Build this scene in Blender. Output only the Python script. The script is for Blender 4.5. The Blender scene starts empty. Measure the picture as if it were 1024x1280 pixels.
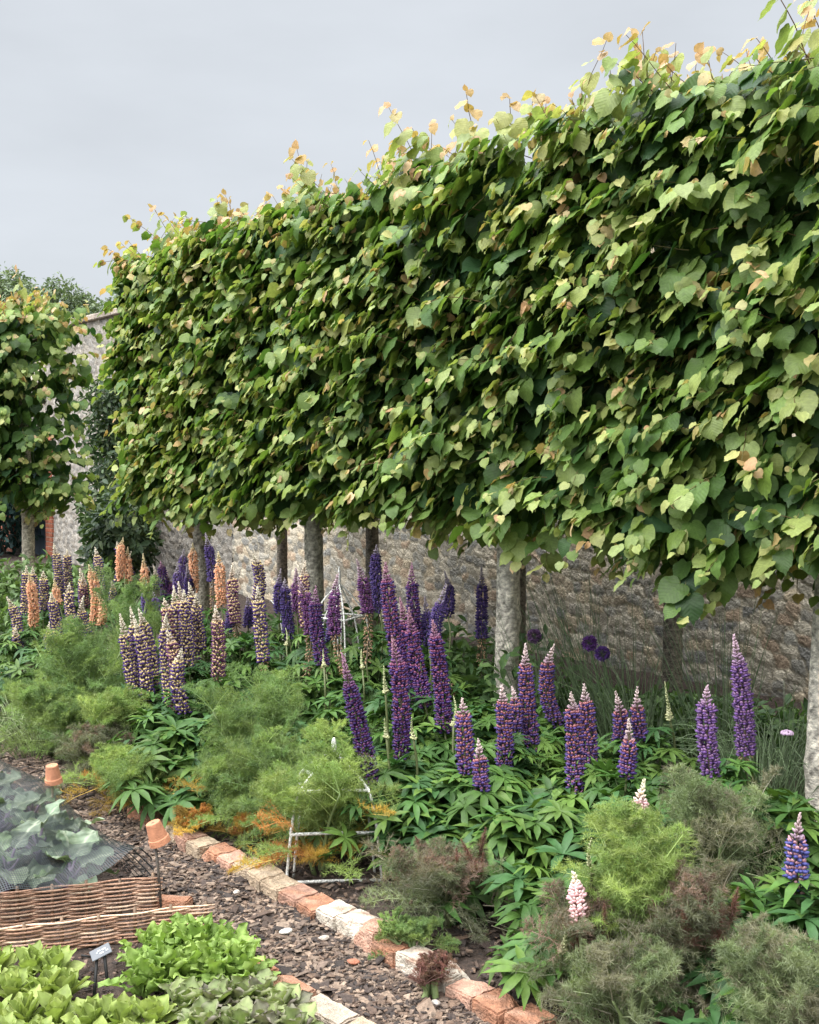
import bpy, math, random
import numpy as np
from mathutils import Vector, Matrix

# ------------------------------------------------------------------ scene, camera, light
sc = bpy.context.scene
C = sc.collection
rng = np.random.default_rng(7)
R = math.radians

EYE = np.array([0.0, 0.0, 1.70])
FPX = 1400.0                       # focal length in photo pixels (1024 x 1280)
YAW, PITCH = R(38.5), R(-2.87)
FWD = np.array([math.sin(YAW) * math.cos(PITCH), math.cos(YAW) * math.cos(PITCH), math.sin(PITCH)])
RGT = np.array([math.cos(YAW), -math.sin(YAW), 0.0])
UPV = np.cross(RGT, FWD)

cam_d = bpy.data.cameras.new('camera')
cam_d.sensor_fit = 'VERTICAL'
cam_d.sensor_height = 36.0
cam_d.lens = FPX / 1280.0 * 36.0
cam_d.clip_start, cam_d.clip_end = 0.05, 2000
cam = bpy.data.objects.new('camera', cam_d)
C.objects.link(cam)
m = Matrix.Identity(4)
for i in range(3):
    m[i][0], m[i][1], m[i][2], m[i][3] = RGT[i], UPV[i], -FWD[i], EYE[i]
cam.matrix_world = m
sc.camera = cam

sc.view_settings.view_transform = 'Standard'
sc.view_settings.look = 'None'
sc.view_settings.gamma = 1.0
sc.view_settings.exposure = 0.92
sc.view_settings.use_curve_mapping = False
sc.cycles.max_bounces = 8
sc.cycles.transparent_max_bounces = 12
sc.cycles.use_denoising = True

SUN_EL, SUN_AZ = R(52), R(-75)     # azimuth measured from +Y towards +X
w = bpy.data.worlds.new('World')
sc.world = w
w.use_nodes = True
nt = w.node_tree
nt.nodes.clear()
N = nt.nodes.new
out = N('ShaderNodeOutputWorld')
sky = N('ShaderNodeTexSky')
sky.sky_type = 'NISHITA'
sky.sun_disc = False
sky.sun_elevation = SUN_EL
sky.sun_rotation = SUN_AZ
bg1 = N('ShaderNodeBackground'); bg1.inputs['Strength'].default_value = 0.10
nt.links.new(sky.outputs[0], bg1.inputs['Color'])
tc = N('ShaderNodeTexCoord')
sep = N('ShaderNodeSeparateXYZ')
nt.links.new(tc.outputs['Generated'], sep.inputs[0])
ramp = N('ShaderNodeValToRGB')     # overcast sky: dim horizon, bright zenith
el = ramp.color_ramp.elements
el[0].position = 0.0; el[0].color = (0.384, 0.404, 0.428, 1)
el[1].position = 1.0; el[1].color = (1.6, 1.62, 1.65, 1)
e = el.new(0.20); e.color = (0.382, 0.402, 0.426, 1)
e = el.new(0.42); e.color = (0.378, 0.398, 0.422, 1)
e = el.new(0.62); e.color = (1.0, 1.01, 1.04, 1)
nt.links.new(sep.outputs['Z'], ramp.inputs[0])
mapn = N('ShaderNodeMapping'); mapn.inputs['Scale'].default_value = (2.0, 2.0, 6.0)
nt.links.new(tc.outputs['Generated'], mapn.inputs[0])
noi = N('ShaderNodeTexNoise'); noi.inputs['Scale'].default_value = 2.4; noi.inputs['Detail'].default_value = 7
nt.links.new(mapn.outputs[0], noi.inputs['Vector'])
mr = N('ShaderNodeMapRange'); mr.inputs['From Min'].default_value = 0.3; mr.inputs['From Max'].default_value = 0.7
mr.inputs['To Min'].default_value = 0.955; mr.inputs['To Max'].default_value = 1.06
nt.links.new(noi.outputs[0], mr.inputs[0])
bg2 = N('ShaderNodeBackground')
dt = N('ShaderNodeVectorMath'); dt.operation = 'DOT_PRODUCT'     # brighter cloud round the veiled sun
nt.links.new(tc.outputs['Generated'], dt.inputs[0])
dt.inputs[1].default_value = (math.cos(SUN_EL) * math.sin(SUN_AZ), math.cos(SUN_EL) * math.cos(SUN_AZ), math.sin(SUN_EL))
gl = N('ShaderNodeMapRange'); gl.interpolation_type = 'SMOOTHSTEP'
gl.inputs['From Min'].default_value = 0.25; gl.inputs['From Max'].default_value = 1.0
gl.inputs['To Min'].default_value = 1.0; gl.inputs['To Max'].default_value = 3.2
nt.links.new(dt.outputs['Value'], gl.inputs[0])
ml = N('ShaderNodeMath'); ml.operation = 'MULTIPLY'
nt.links.new(mr.outputs[0], ml.inputs[0]); nt.links.new(gl.outputs[0], ml.inputs[1])
nt.links.new(ramp.outputs[0], bg2.inputs['Color'])
nt.links.new(ml.outputs[0], bg2.inputs['Strength'])
mx = N('ShaderNodeMixShader'); mx.inputs[0].default_value = 0.94
nt.links.new(bg1.outputs[0], mx.inputs[1]); nt.links.new(bg2.outputs[0], mx.inputs[2])
nt.links.new(mx.outputs[0], out.inputs[0])

sun_d = bpy.data.lights.new('sun', 'SUN')
sun_d.energy = 0.85
sun_d.angle = R(42)
sun_d.color = (1.0, 0.95, 0.86)
sun = bpy.data.objects.new('sun', sun_d)
C.objects.link(sun)
sd = Vector((math.cos(SUN_EL) * math.sin(SUN_AZ), math.cos(SUN_EL) * math.cos(SUN_AZ), math.sin(SUN_EL)))
sun.rotation_euler = sd.to_track_quat('Z', 'Y').to_euler()


# ------------------------------------------------------------------ photo pixel -> place
def ray(px, py):
    d = FWD + RGT * ((px - 512) / FPX) + UPV * (-(py - 640) / FPX)
    return d

def at(px, py, z=0.0):             # point of that line of sight at height z
    d = ray(px, py)
    return EYE + d * ((z - EYE[2]) / d[2])

def atd(px, py, depth):            # point at that distance
    return EYE + ray(px, py) * depth

def atX(px, py, X):
    d = ray(px, py)
    return EYE + d * (X / d[0])


# ------------------------------------------------------------------ mesh helpers
def tri_mesh(name, V, T, col=None, uv=None, smooth=True):
    me = bpy.data.meshes.new(name)
    V = np.ascontiguousarray(V, np.float32); T = np.ascontiguousarray(T, np.int32)
    me.vertices.add(len(V)); me.vertices.foreach_set('co', V.ravel())
    me.loops.add(T.size); me.loops.foreach_set('vertex_index', T.ravel())
    me.polygons.add(len(T))
    me.polygons.foreach_set('loop_start', np.arange(0, T.size, 3, dtype=np.int32))
    me.polygons.foreach_set('use_smooth', np.full(len(T), smooth, bool))
    if col is not None:
        a = me.color_attributes.new('Col', 'FLOAT_COLOR', 'POINT')
        c4 = np.ones((len(V), 4), np.float32); c4[:, :3] = col
        a.data.foreach_set('color', c4.ravel())
    if uv is not None:
        l = me.uv_layers.new(name='UVMap')
        l.data.foreach_set('uv', np.ascontiguousarray(np.asarray(uv, np.float32)[T.ravel()]).ravel())
    me.update(calc_edges=True)
    me.validate()
    return me

class MB:
    """collects triangles, links them as one mesh object"""
    def __init__(s): s.V = []; s.T = []; s.C = []; s.U = []; s.n = 0
    def add(s, V, T, col=(1, 1, 1), uv=None):
        V = np.asarray(V, float).reshape(-1, 3); T = np.asarray(T, int).reshape(-1, 3)
        s.V.append(V); s.T.append(T + s.n)
        c = np.asarray(col, float)
        s.C.append(np.broadcast_to(c, (len(V), 3)) if c.ndim == 1 else c)
        s.U.append(np.zeros((len(V), 2)) if uv is None else np.asarray(uv, float))
        s.n += len(V)
        return s
    def inst(s, tpl, Rm, t, col):
        V, T, U = tpl
        n, k = len(Rm), len(V)
        if n == 0: return s
        VV = np.einsum('nij,kj->nki', Rm, V) + np.asarray(t)[:, None, :]
        TT = (T[None] + (np.arange(n) * k)[:, None, None]).reshape(-1, 3)
        col = np.asarray(col, float)
        if col.ndim == 2: col = np.repeat(col[:, None, :], k, 1)
        return s.add(VV.reshape(-1, 3), TT, col.reshape(-1, 3), np.tile(U, (n, 1)))
    def tube(s, P, r, sides=6, col=(1, 1, 1), cap=True):
        P = np.asarray(P, float); n = len(P)
        r = np.broadcast_to(np.asarray(r, float), (n,))
        d = np.gradient(P, axis=0); d /= np.linalg.norm(d, axis=1)[:, None] + 1e-12
        ref = np.array([0.31, 0.17, 0.93]) if abs(d[0][2]) < 0.8 else np.array([0.97, 0.21, 0.1])
        a = np.cross(d, ref); a /= np.linalg.norm(a, axis=1)[:, None] + 1e-12
        b = np.cross(d, a)
        th = np.arange(sides) * 2 * math.pi / sides
        V = P[:, None, :] + r[:, None, None] * (a[:, None, :] * np.cos(th)[None, :, None] + b[:, None, :] * np.sin(th)[None, :, None])
        i = np.arange(n - 1)[:, None]; j = np.arange(sides)[None, :]; j2 = (j + 1) % sides
        A, B, Cc, D = i * sides + j, i * sides + j2, (i + 1) * sides + j2, (i + 1) * sides + j
        T = np.concatenate([np.stack([A, B, Cc], -1).reshape(-1, 3), np.stack([A, Cc, D], -1).reshape(-1, 3)])
        V = V.reshape(-1, 3)
        if cap:
            V = np.vstack([V, P[0], P[-1]]); q = n * sides
            jj = np.arange(sides); j3 = (jj + 1) % sides
            T = np.vstack([T, np.stack([j3, jj, np.full(sides, q)], 1), np.stack([(n - 1) * sides + jj, (n - 1) * sides + j3, np.full(sides, q + 1)], 1)])
        cc = np.asarray(col, float)
        if cc.ndim == 2 and len(cc) == n:
            cc = np.repeat(cc, sides, 0)
            if cap: cc = np.vstack([cc, cc[0], cc[-1]])
        return s.add(V, T, cc)
    def box(s, c, size, rot=None, col=(1, 1, 1), jit=0.0, chamfer=0.0):
        c = np.asarray(c, float); h = np.asarray(size, float) / 2
        if chamfer > 0:
            pts = []
            for sx in (-1, 1):
                for sy in (-1, 1):
                    for sz in (-1, 1):
                        for ax in range(3):
                            p = np.array([sx, sy, sz]) * (h - chamfer); p[ax] = (sx, sy, sz)[ax] * h[ax]; pts.append(p)
            V = np.array(pts)
            import bmesh
            bm = bmesh.new()
            vs = [bm.verts.new(p) for p in V]
            bmesh.ops.convex_hull(bm, input=vs)
            bmesh.ops.triangulate(bm, faces=bm.faces[:])
            bm.verts.index_update()
            V = np.array([v.co[:] for v in bm.verts]); T = np.array([[v.index for v in f.verts] for f in bm.faces])
            bm.free()
        else:
            V = np.array([[x, y, z] for x in (-1, 1) for y in (-1, 1) for z in (-1, 1)]) * h
            T = np.array([[0, 1, 3], [0, 3, 2], [4, 6, 7], [4, 7, 5], [0, 4, 5], [0, 5, 1], [2, 3, 7], [2, 7, 6], [0, 2, 6], [0, 6, 4], [1, 5, 7], [1, 7, 3]])
        if jit: V = V + rng.normal(0, jit, V.shape)
        if rot is not None: V = V @ np.asarray(rot).T
        return s.add(V + c, T, col)
    def build(s, name, mat, parent=None, smooth=True):
        me = tri_mesh(name, np.vstack(s.V), np.vstack(s.T), np.vstack(s.C), np.vstack(s.U), smooth)
        return obj(name, me, mat, parent)

def obj(name, me, mat, parent=None):
    if mat is not None and len(me.materials) == 0: me.materials.append(mat)
    o = bpy.data.objects.new(name, me); C.objects.link(o)
    if parent is not None: o.parent = parent
    return o

def tag(o, label, cat, group=None, kind=None):
    o['label'] = label; o['category'] = cat
    if group: o['group'] = group
    if kind: o['kind'] = kind
    return o

def thing(name, label, cat, loc=(0, 0, 0), group=None, rz=0.0):
    o = bpy.data.objects.new(name, None); C.objects.link(o)
    o.empty_display_size = 0.1
    o.location = tuple(float(v) for v in loc); o.rotation_euler = (0, 0, rz)
    return tag(o, label, cat, group)

def copy_tree(o, parent=None):
    c = o.copy(); C.objects.link(c)
    if parent is not None: c.parent = parent
    for ch in list(o.children): copy_tree(ch, c)
    return c

def struct(o): o['kind'] = 'structure'; return o
def stuff(o): o['kind'] = 'stuff'; return o

def unit(v): return v / (np.linalg.norm(v, axis=-1, keepdims=True) + 1e-12)

def frames(d, nrm):                # columns: lateral, along, normal
    d = unit(d); x = unit(np.cross(d, nrm)); n = np.cross(x, d)
    return np.stack([x, d, n], -1)

def rotz(a):
    c, s_ = math.cos(a), math.sin(a)
    return np.array([[c, -s_, 0], [s_, c, 0], [0, 0, 1]])

def catmull(P, n):
    P = np.asarray(P, float); t = np.linspace(0, len(P) - 1, n)
    Q = np.vstack([2 * P[0] - P[1], P, 2 * P[-1] - P[-2]])
    o = []
    for u in t:
        i = min(int(u), len(P) - 2); f = u - i
        a, b, c, d = Q[i], Q[i + 1], Q[i + 2], Q[i + 3]
        o.append(0.5 * (2 * b + (c - a) * f + (2 * a - 5 * b + 4 * c - d) * f * f + (3 * b - a - 3 * c + d) * f ** 3))
    return np.array(o)


# ------------------------------------------------------------------ materials
def mat(name, rough=0.6, trans=0.0, noise=0.0, nscale=30.0, bump=0.0, bscale=40.0, spec=0.5, veins=False, tint=None, stretch=(1, 1, 1)):
    """base colour from the mesh's own colour attribute, broken up by noise; optional light through leaves"""
    M = bpy.data.materials.new(name); M.use_nodes = True
    t = M.node_tree; t.nodes.clear(); n = t.nodes.new; L = t.links.new
    o = n('ShaderNodeOutputMaterial'); p = n('ShaderNodeBsdfPrincipled')
    p.inputs['Roughness'].default_value = rough
    p.inputs['Specular IOR Level'].default_value = spec
    a = n('ShaderNodeAttribute'); a.attribute_name = 'Col'
    col = a.outputs['Color']
    if tint is not None:
        mm = n('ShaderNodeMix'); mm.data_type = 'RGBA'; mm.blend_type = 'MULTIPLY'; mm.inputs[0].default_value = 1
        L(col, mm.inputs[6]); mm.inputs[7].default_value = (*tint, 1); col = mm.outputs[2]
    g = n('ShaderNodeNewGeometry')
    mp = n('ShaderNodeMapping'); mp.inputs['Scale'].default_value = stretch
    L(g.outputs['Position'], mp.inputs[0])
    if noise:
        nz = n('ShaderNodeTexNoise'); nz.inputs['Scale'].default_value = nscale; nz.inputs['Detail'].default_value = 6
        L(mp.outputs[0], nz.inputs['Vector'])
        r = n('ShaderNodeMapRange'); r.inputs['From Min'].default_value = 0.3; r.inputs['From Max'].default_value = 0.7
        r.inputs['To Min'].default_value = 1 - noise; r.inputs['To Max'].default_value = 1 + noise
        L(nz.outputs[0], r.inputs[0])
        mm = n('ShaderNodeVectorMath'); mm.operation = 'SCALE'
        L(col, mm.inputs[0]); L(r.outputs[0], mm.inputs['Scale']); col = mm.outputs[0]
    height = None
    if veins:
        uv = n('ShaderNodeUVMap'); uv.uv_map = 'UVMap'
        sp = n('ShaderNodeSeparateXYZ'); L(uv.outputs[0], sp.inputs[0])
        ab = n('ShaderNodeMath'); ab.operation = 'ABSOLUTE'; L(sp.outputs[0], ab.inputs[0])
        k = n('ShaderNodeMath'); k.operation = 'MULTIPLY_ADD'; L(ab.outputs[0], k.inputs[0]); k.inputs[1].default_value = -0.75; L(sp.outputs[1], k.inputs[2])
        k2 = n('ShaderNodeMath'); k2.operation = 'MULTIPLY'; L(k.outputs[0], k2.inputs[0]); k2.inputs[1].default_value = 7.0
        fr = n('ShaderNodeMath'); fr.operation = 'PINGPONG'; L(k2.outputs[0], fr.inputs[0]); fr.inputs[1].default_value = 0.5
        mi = n('ShaderNodeMath'); mi.operation = 'MINIMUM'; L(fr.outputs[0], mi.inputs[0])
        ab2 = n('ShaderNodeMath'); ab2.operation = 'MULTIPLY'; L(ab.outputs[0], ab2.inputs[0]); ab2.inputs[1].default_value = 5.0
        L(ab2.outputs[0], mi.inputs[1])
        r2 = n('ShaderNodeMapRange'); r2.inputs['From Max'].default_value = 0.16; r2.inputs['To Min'].default_value = 1.14; r2.inputs['To Max'].default_value = 1.0
        L(mi.outputs[0], r2.inputs[0])
        mm = n('ShaderNodeVectorMath'); mm.operation = 'SCALE'
        L(col, mm.inputs[0]); L(r2.outputs[0], mm.inputs['Scale']); col = mm.outputs[0]
        bp = n('ShaderNodeBump'); bp.inputs['Strength'].default_value = 0.28; bp.inputs['Distance'].default_value = 0.005
        L(fr.outputs[0], bp.inputs['Height']); L(bp.outputs[0], p.inputs['Normal'])
    if bump:
        nb = n('ShaderNodeTexNoise'); nb.inputs['Scale'].default_value = bscale; nb.inputs['Detail'].default_value = 8
        L(mp.outputs[0], nb.inputs['Vector'])
        bp = n('ShaderNodeBump'); bp.inputs['Strength'].default_value = bump; bp.inputs['Distance'].default_value = 0.02
        L(nb.outputs[0], bp.inputs['Height']); L(bp.outputs[0], p.inputs['Normal'])
    L(col, p.inputs['Base Color'])
    if trans:
        tr = n('ShaderNodeBsdfTranslucent')
        mm = n('ShaderNodeVectorMath'); mm.operation = 'MULTIPLY'; L(col, mm.inputs[0]); mm.inputs[1].default_value = (1.25, 1.35, 0.7)
        L(mm.outputs[0], tr.inputs['Color'])
        ms = n('ShaderNodeMixShader'); ms.inputs[0].default_value = trans
        L(p.outputs[0], ms.inputs[1]); L(tr.outputs[0], ms.inputs[2]); L(ms.outputs[0], o.inputs[0])
    else:
        L(p.outputs[0], o.inputs[0])
    return M

M_lime = mat('lime_leaf', 0.5, 0.33, 0.16, 60, spec=0.36, veins=True)
M_leaf = mat('garden_leaf', 0.58, 0.25, 0.25, 40, spec=0.35)
M_lupleaf = mat('lupin_leaf', 0.55, 0.2, 0.2, 40, spec=0.35)
M_fennel = mat('fennel_frond', 0.6, 0.35, 0.25, 9)
M_petal = mat('petal', 0.55, 0.2, 0.1, 80)
M_stem = mat('stem', 0.55, 0.0, 0.2, 60)
M_bark = mat('bark', 0.85, 0, 0.55, 38, 0.7, 80, stretch=(1, 1, 1.5))
M_twig = mat('twig', 0.7)
M_brick = mat('brick', 0.9, 0, 0.3, 35, 0.8, 120)
M_chip = mat('bark_chip', 0.85, 0, 0.35, 90, 0.4, 200)
M_soil = mat('soil', 0.95, 0, 0.5, 45, 1.0, 60)
M_wick = mat('willow', 0.55, 0, 0.3, 60, 0.3, 150)
M_terra = mat('terracotta', 0.85, 0, 0.2, 40, 0.25, 150)
M_white = mat('flaking_white_paint', 0.75, 0, 0.6, 110, 0.4, 200)
M_stone = mat('flint_stone', 0.9, 0, 0.22, 30, 0.9, 60)
M_metal = mat('label_metal', 0.6, 0, 0.1, spec=0.3)
M_cab = mat('brassica_leaf', 0.5, 0.15, 0.22, 25, veins=False)
M_paint = mat('door_paint', 0.55, 0, 0.12, 20)


# ------------------------------------------------------------------ leaf templates  (V, T, UV): y along the blade, z the upper side
def lime_leaf(curl, cup, seed):
    """heart shaped blade with a drawn-out tip, toothed margin and a wavy surface"""
    r = np.random.default_rng(seed); key = np.array([(0.05, -0.02), (0.24, -0.09), (0.44, 0.02), (0.55, 0.24), (0.55, 0.46), (0.44, 0.70), (0.24, 0.87), (0.09, 0.96), (0.0, 1.09)])
    as_ = r.uniform(-0.08, 0.08); V = [(0, y) for y in (0.05, 0.30, 0.55, 0.80)]; T = []; nm = 4
    for s_ in (1, -1):
        o = catmull(key, 15)[:-1]; o = o * (1 + np.where(np.arange(14) % 2 == 0, -0.010, 0.016))[:, None] + r.normal(0, 0.006, o.shape)
        b = len(V); V += [(s_ * x * (1 + s_ * as_), y) for x, y in o]
        mid = [0 if k < 4 else 1 if k < 7 else 2 if k < 10 else 3 for k in range(14)]
        for k in range(13):
            tri = (mid[k], b + k, b + k + 1); T.append(tri if s_ > 0 else tri[::-1])
            if mid[k + 1] != mid[k]: tri = (mid[k], b + k + 1, mid[k + 1]); T.append(tri if s_ > 0 else tri[::-1])
        T.append(((3, b + 13, -1) if s_ > 0 else (-1, b + 13, 3)))
    V.append((0, 1.09)); n = len(V) - 1; T = [tuple(n if q == -1 else q for q in t) for t in T]
    P = np.array(V); ph = r.uniform(0, 6, 3)
    z = cup * np.abs(P[:, 0]) - curl * P[:, 1] ** 2 + 0.030 * np.sin(P[:, 1] * 9 + P[:, 0] * 6 + ph[0]) + 0.04 * np.sin(P[:, 0] * 7 + ph[1]) * P[:, 1] + 0.018 * np.sin(P[:, 1] * 17 + ph[2]) * np.abs(P[:, 0]) * 2
    return np.column_stack([P, z]), np.array(T), P.copy()

LIME = [lime_leaf(c, u, 40 + k) for k, (c, u) in enumerate([(0.18, 0.12), (0.32, -0.12), (0.10, 0.20), (0.42, -0.18), (0.25, 0.28), (0.55, 0.08), (0.05, -0.15), (0.35, 0.15)])]

def blade(wd, curl, fold, seg=4):  # pointed lance leaf
    V = []; 
    for i in range(seg + 1):
        t = i / seg
        hw = wd * (math.sin(math.pi * min(1, t * 0.93 + 0.07)) ** 0.8) * (0.5 + 0.6 * t if t < 0.6 else 0.86)
        if i == seg: hw = 0.0
        z = -curl * t * t
        V += [(-hw, t, z + fold * hw), (0, t, z), (hw, t, z + fold * hw)]
    T = []
    for i in range(seg):
        a = i * 3
        T += [(a, a + 1, a + 4), (a, a + 4, a + 3), (a + 1, a + 2, a + 5), (a + 1, a + 5, a + 4)]
    V = np.array(V)
    return V, np.array(T), V[:, :2].copy()

def palmate(nl, droop, seed):
    r = np.random.default_rng(seed)
    VV, TT, UU = [], [], []; k = 0
    for i in range(nl):
        a = (i + 0.5) / nl * 2 * math.pi * 0.97 + r.normal(0, 0.08)
        V, T, U = blade(0.185, droop * r.uniform(0.4, 1.0), 0.40, 3)
        L = r.uniform(0.85, 1.1)
        V = V * [1, L, L]
        up = R(r.uniform(8, 32))
        c, s_ = math.cos(up), math.sin(up)
        V = np.column_stack([V[:, 0], V[:, 1] * c - V[:, 2] * s_, V[:, 1] * s_ + V[:, 2] * c])
        V = V @ rotz(a).T
        VV.append(V); TT.append(T + k); UU.append(U); k += len(V)
    return np.vstack(VV), np.vstack(TT), np.vstack(UU)
PALM = [palmate(9, 0.5, 1), palmate(10, 0.8, 2), palmate(8, 0.3, 3), palmate(11, 1.0, 4)]

def ico():
    p = (1 + 5 ** 0.5) / 2
    V = np.array([(-1, p, 0), (1, p, 0), (-1, -p, 0), (1, -p, 0), (0, -1, p), (0, 1, p), (0, -1, -p), (0, 1, -p), (p, 0, -1), (p, 0, 1), (-p, 0, -1), (-p, 0, 1)], float)
    V /= np.linalg.norm(V[0])
    T = np.array([(0, 11, 5), (0, 5, 1), (0, 1, 7), (0, 7, 10), (0, 10, 11), (1, 5, 9), (5, 11, 4), (11, 10, 2), (10, 7, 6), (7, 1, 8), (3, 9, 4), (3, 4, 2), (3, 2, 6), (3, 6, 8), (3, 8, 9), (4, 9, 5), (2, 4, 11), (6, 2, 10), (8, 6, 7), (9, 8, 1)])
    return V, T, np.zeros((12, 2))
ICO = ico()
_v = ICO[0]; KEEL = (np.column_stack([_v[:, 0] * (1 - 0.45 * _v[:, 1]), _v[:, 1] * 1.1, _v[:, 2] * (1 - 0.4 * _v[:, 1]) + 0.35 * _v[:, 1] ** 2]), ICO[1], ICO[2])


# ------------------------------------------------------------------ ground
def grid_sheet(xs, ys, zf):
    X, Y = np.meshgrid(xs, ys, indexing='ij')
    Z = zf(X, Y)
    V = np.stack([X, Y, Z], -1).reshape(-1, 3)
    nx, ny = len(xs), len(ys)
    i = np.arange(nx - 1)[:, None]; j = np.arange(ny - 1)[None]
    a = i * ny + j
    T = np.concatenate([np.stack([a, a + ny, a + ny + 1], -1).reshape(-1, 3), np.stack([a, a + ny + 1, a + 1], -1).reshape(-1, 3)])
    return V, T

def ground_z(X, Y):
    n = 0.012 * np.sin(X * 7.1 + Y * 3.3) * np.sin(Y * 5.7 - X * 2.1) + 0.008 * np.sin(X * 19 + Y * 11) * np.sin(Y * 23)
    bed = np.clip((X - 2.33) / 0.15, 0, 1) * np.clip((7 - X) / 0.2, 0, 1)
    near = np.clip((30 - np.abs(Y)) / 5, 0, 1) * np.clip((12 - np.abs(X)) / 3, 0, 1)
    return (n + 0.03 * bed) * near - 0.012

xs = np.concatenate([[-300, -120, -40, -15], np.arange(-6, 8.01, 0.06), [15, 40, 120, 300]])
ys = np.concatenate([[-300, -100, -30, -10], np.arange(-1, 12.01, 0.06), np.arange(12.5, 24, 0.6), [40, 120, 300, 600]])
V, T = grid_sheet(xs, ys, ground_z)
jit = rng.normal(0, 0.006, len(V)) * (np.abs(V[:, 0]) < 10) * (np.abs(V[:, 1]) < 20)
V[:, 2] += jit
dist = np.hypot(V[:, 0], V[:, 1])
soil = np.array([0.045, 0.030, 0.022]); grass = np.array([0.06, 0.10, 0.03])
f = np.clip((dist - 22) / 10, 0, 1)[:, None]
struct(obj('ground', tri_mesh('ground', V, T, soil * (1 - f) + grass * f), M_soil))

# the bark path, a real sheet 4 mm above the soil
PX0, PX1 = 1.93, 2.26
V, T = grid_sheet(np.linspace(PX0, PX1, 12), np.linspace(0.5, 9.0, 170), lambda X, Y: ground_z(X, Y) + 0.016)
V[:, 2] += rng.normal(0, 0.0012, len(V))
struct(obj('path', tri_mesh('path', V, T, (0.06, 0.042, 0.032)), M_soil))

def chips(name, n, area, size, palette, z0=0.004):
    mb = MB()
    tplV = np.array([(-0.5, -0.5, 0), (0.5, -0.42, 0), (0.42, 0.5, 0), (-0.36, 0.45, 0), (-0.45, -0.4, 1), (0.42, -0.36, 1), (0.36, 0.42, 1), (-0.3, 0.36, 1)], float)
    tplT = np.array([(4, 5, 6), (4, 6, 7), (0, 1, 5), (0, 5, 4), (1, 2, 6), (1, 6, 5), (2, 3, 7), (2, 7, 6), (3, 0, 4), (3, 4, 7)])
    x = rng.uniform(area[0], area[1], n); y = area[2] + (area[3] - area[2]) * rng.uniform(0, 1, n) ** 1.25
    z = ground_z(x, y) + z0 + rng.uniform(0, 0.014, n)
    yaw = rng.uniform(0, 6.28, n)
    tilt = rng.normal(0, 0.22, (n, 2))
    d = np.stack([np.cos(yaw), np.sin(yaw), tilt[:, 0]], -1); up = np.stack([tilt[:, 0] * 0.5, tilt[:, 1], np.ones(n)], -1)
    F = frames(d, up)
    L = rng.lognormal(math.log(size), 0.5, n); W = L * rng.uniform(0.25, 0.6, n); H = rng.uniform(0.002, 0.005, n)
    Rm = F * np.stack([W, L, H], -1)[:, None, :]
    pal = np.array(palette); c = pal[rng.choice(len(pal), n)] * rng.uniform(0.6, 1.3, (n, 1))
    mb.inst((tplV, tplT, np.zeros((8, 2))), Rm, np.stack([x, y, z], -1), c)
    return stuff(mb.build(name, M_chip, smooth=False))

CH = [(0.08, 0.052, 0.037), (0.13, 0.085, 0.058), (0.21, 0.15, 0.108), (0.05, 0.035, 0.028), (0.23, 0.17, 0.125), (0.035, 0.026, 0.022), (0.14, 0.10, 0.075)]
tag(chips('bark_chips', 20000, (PX0 - 0.02, PX1 + 0.02, 1.9, 8.5), 0.022, CH, 0.010), 'brown shredded bark chips covering the narrow garden path', 'bark chips', kind='stuff')
tag(chips('mulch', 9000, (2.34, 3.6, 2.0, 8.0), 0.022, CH[:2] + CH[3:4] + CH[5:]), 'dark bark mulch scattered over the flower bed soil', 'mulch', kind='stuff')
CL = [(0.06, 0.035, 0.025), (0.10, 0.06, 0.042), (0.035, 0.024, 0.02), (0.15, 0.10, 0.075)]
tag(chips('soil_crumbs', 14000, (0.2, 1.92, 2.2, 6.5), 0.014, CL), 'crumbly reddish brown soil between the vegetable rows', 'soil', kind='stuff')


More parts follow.
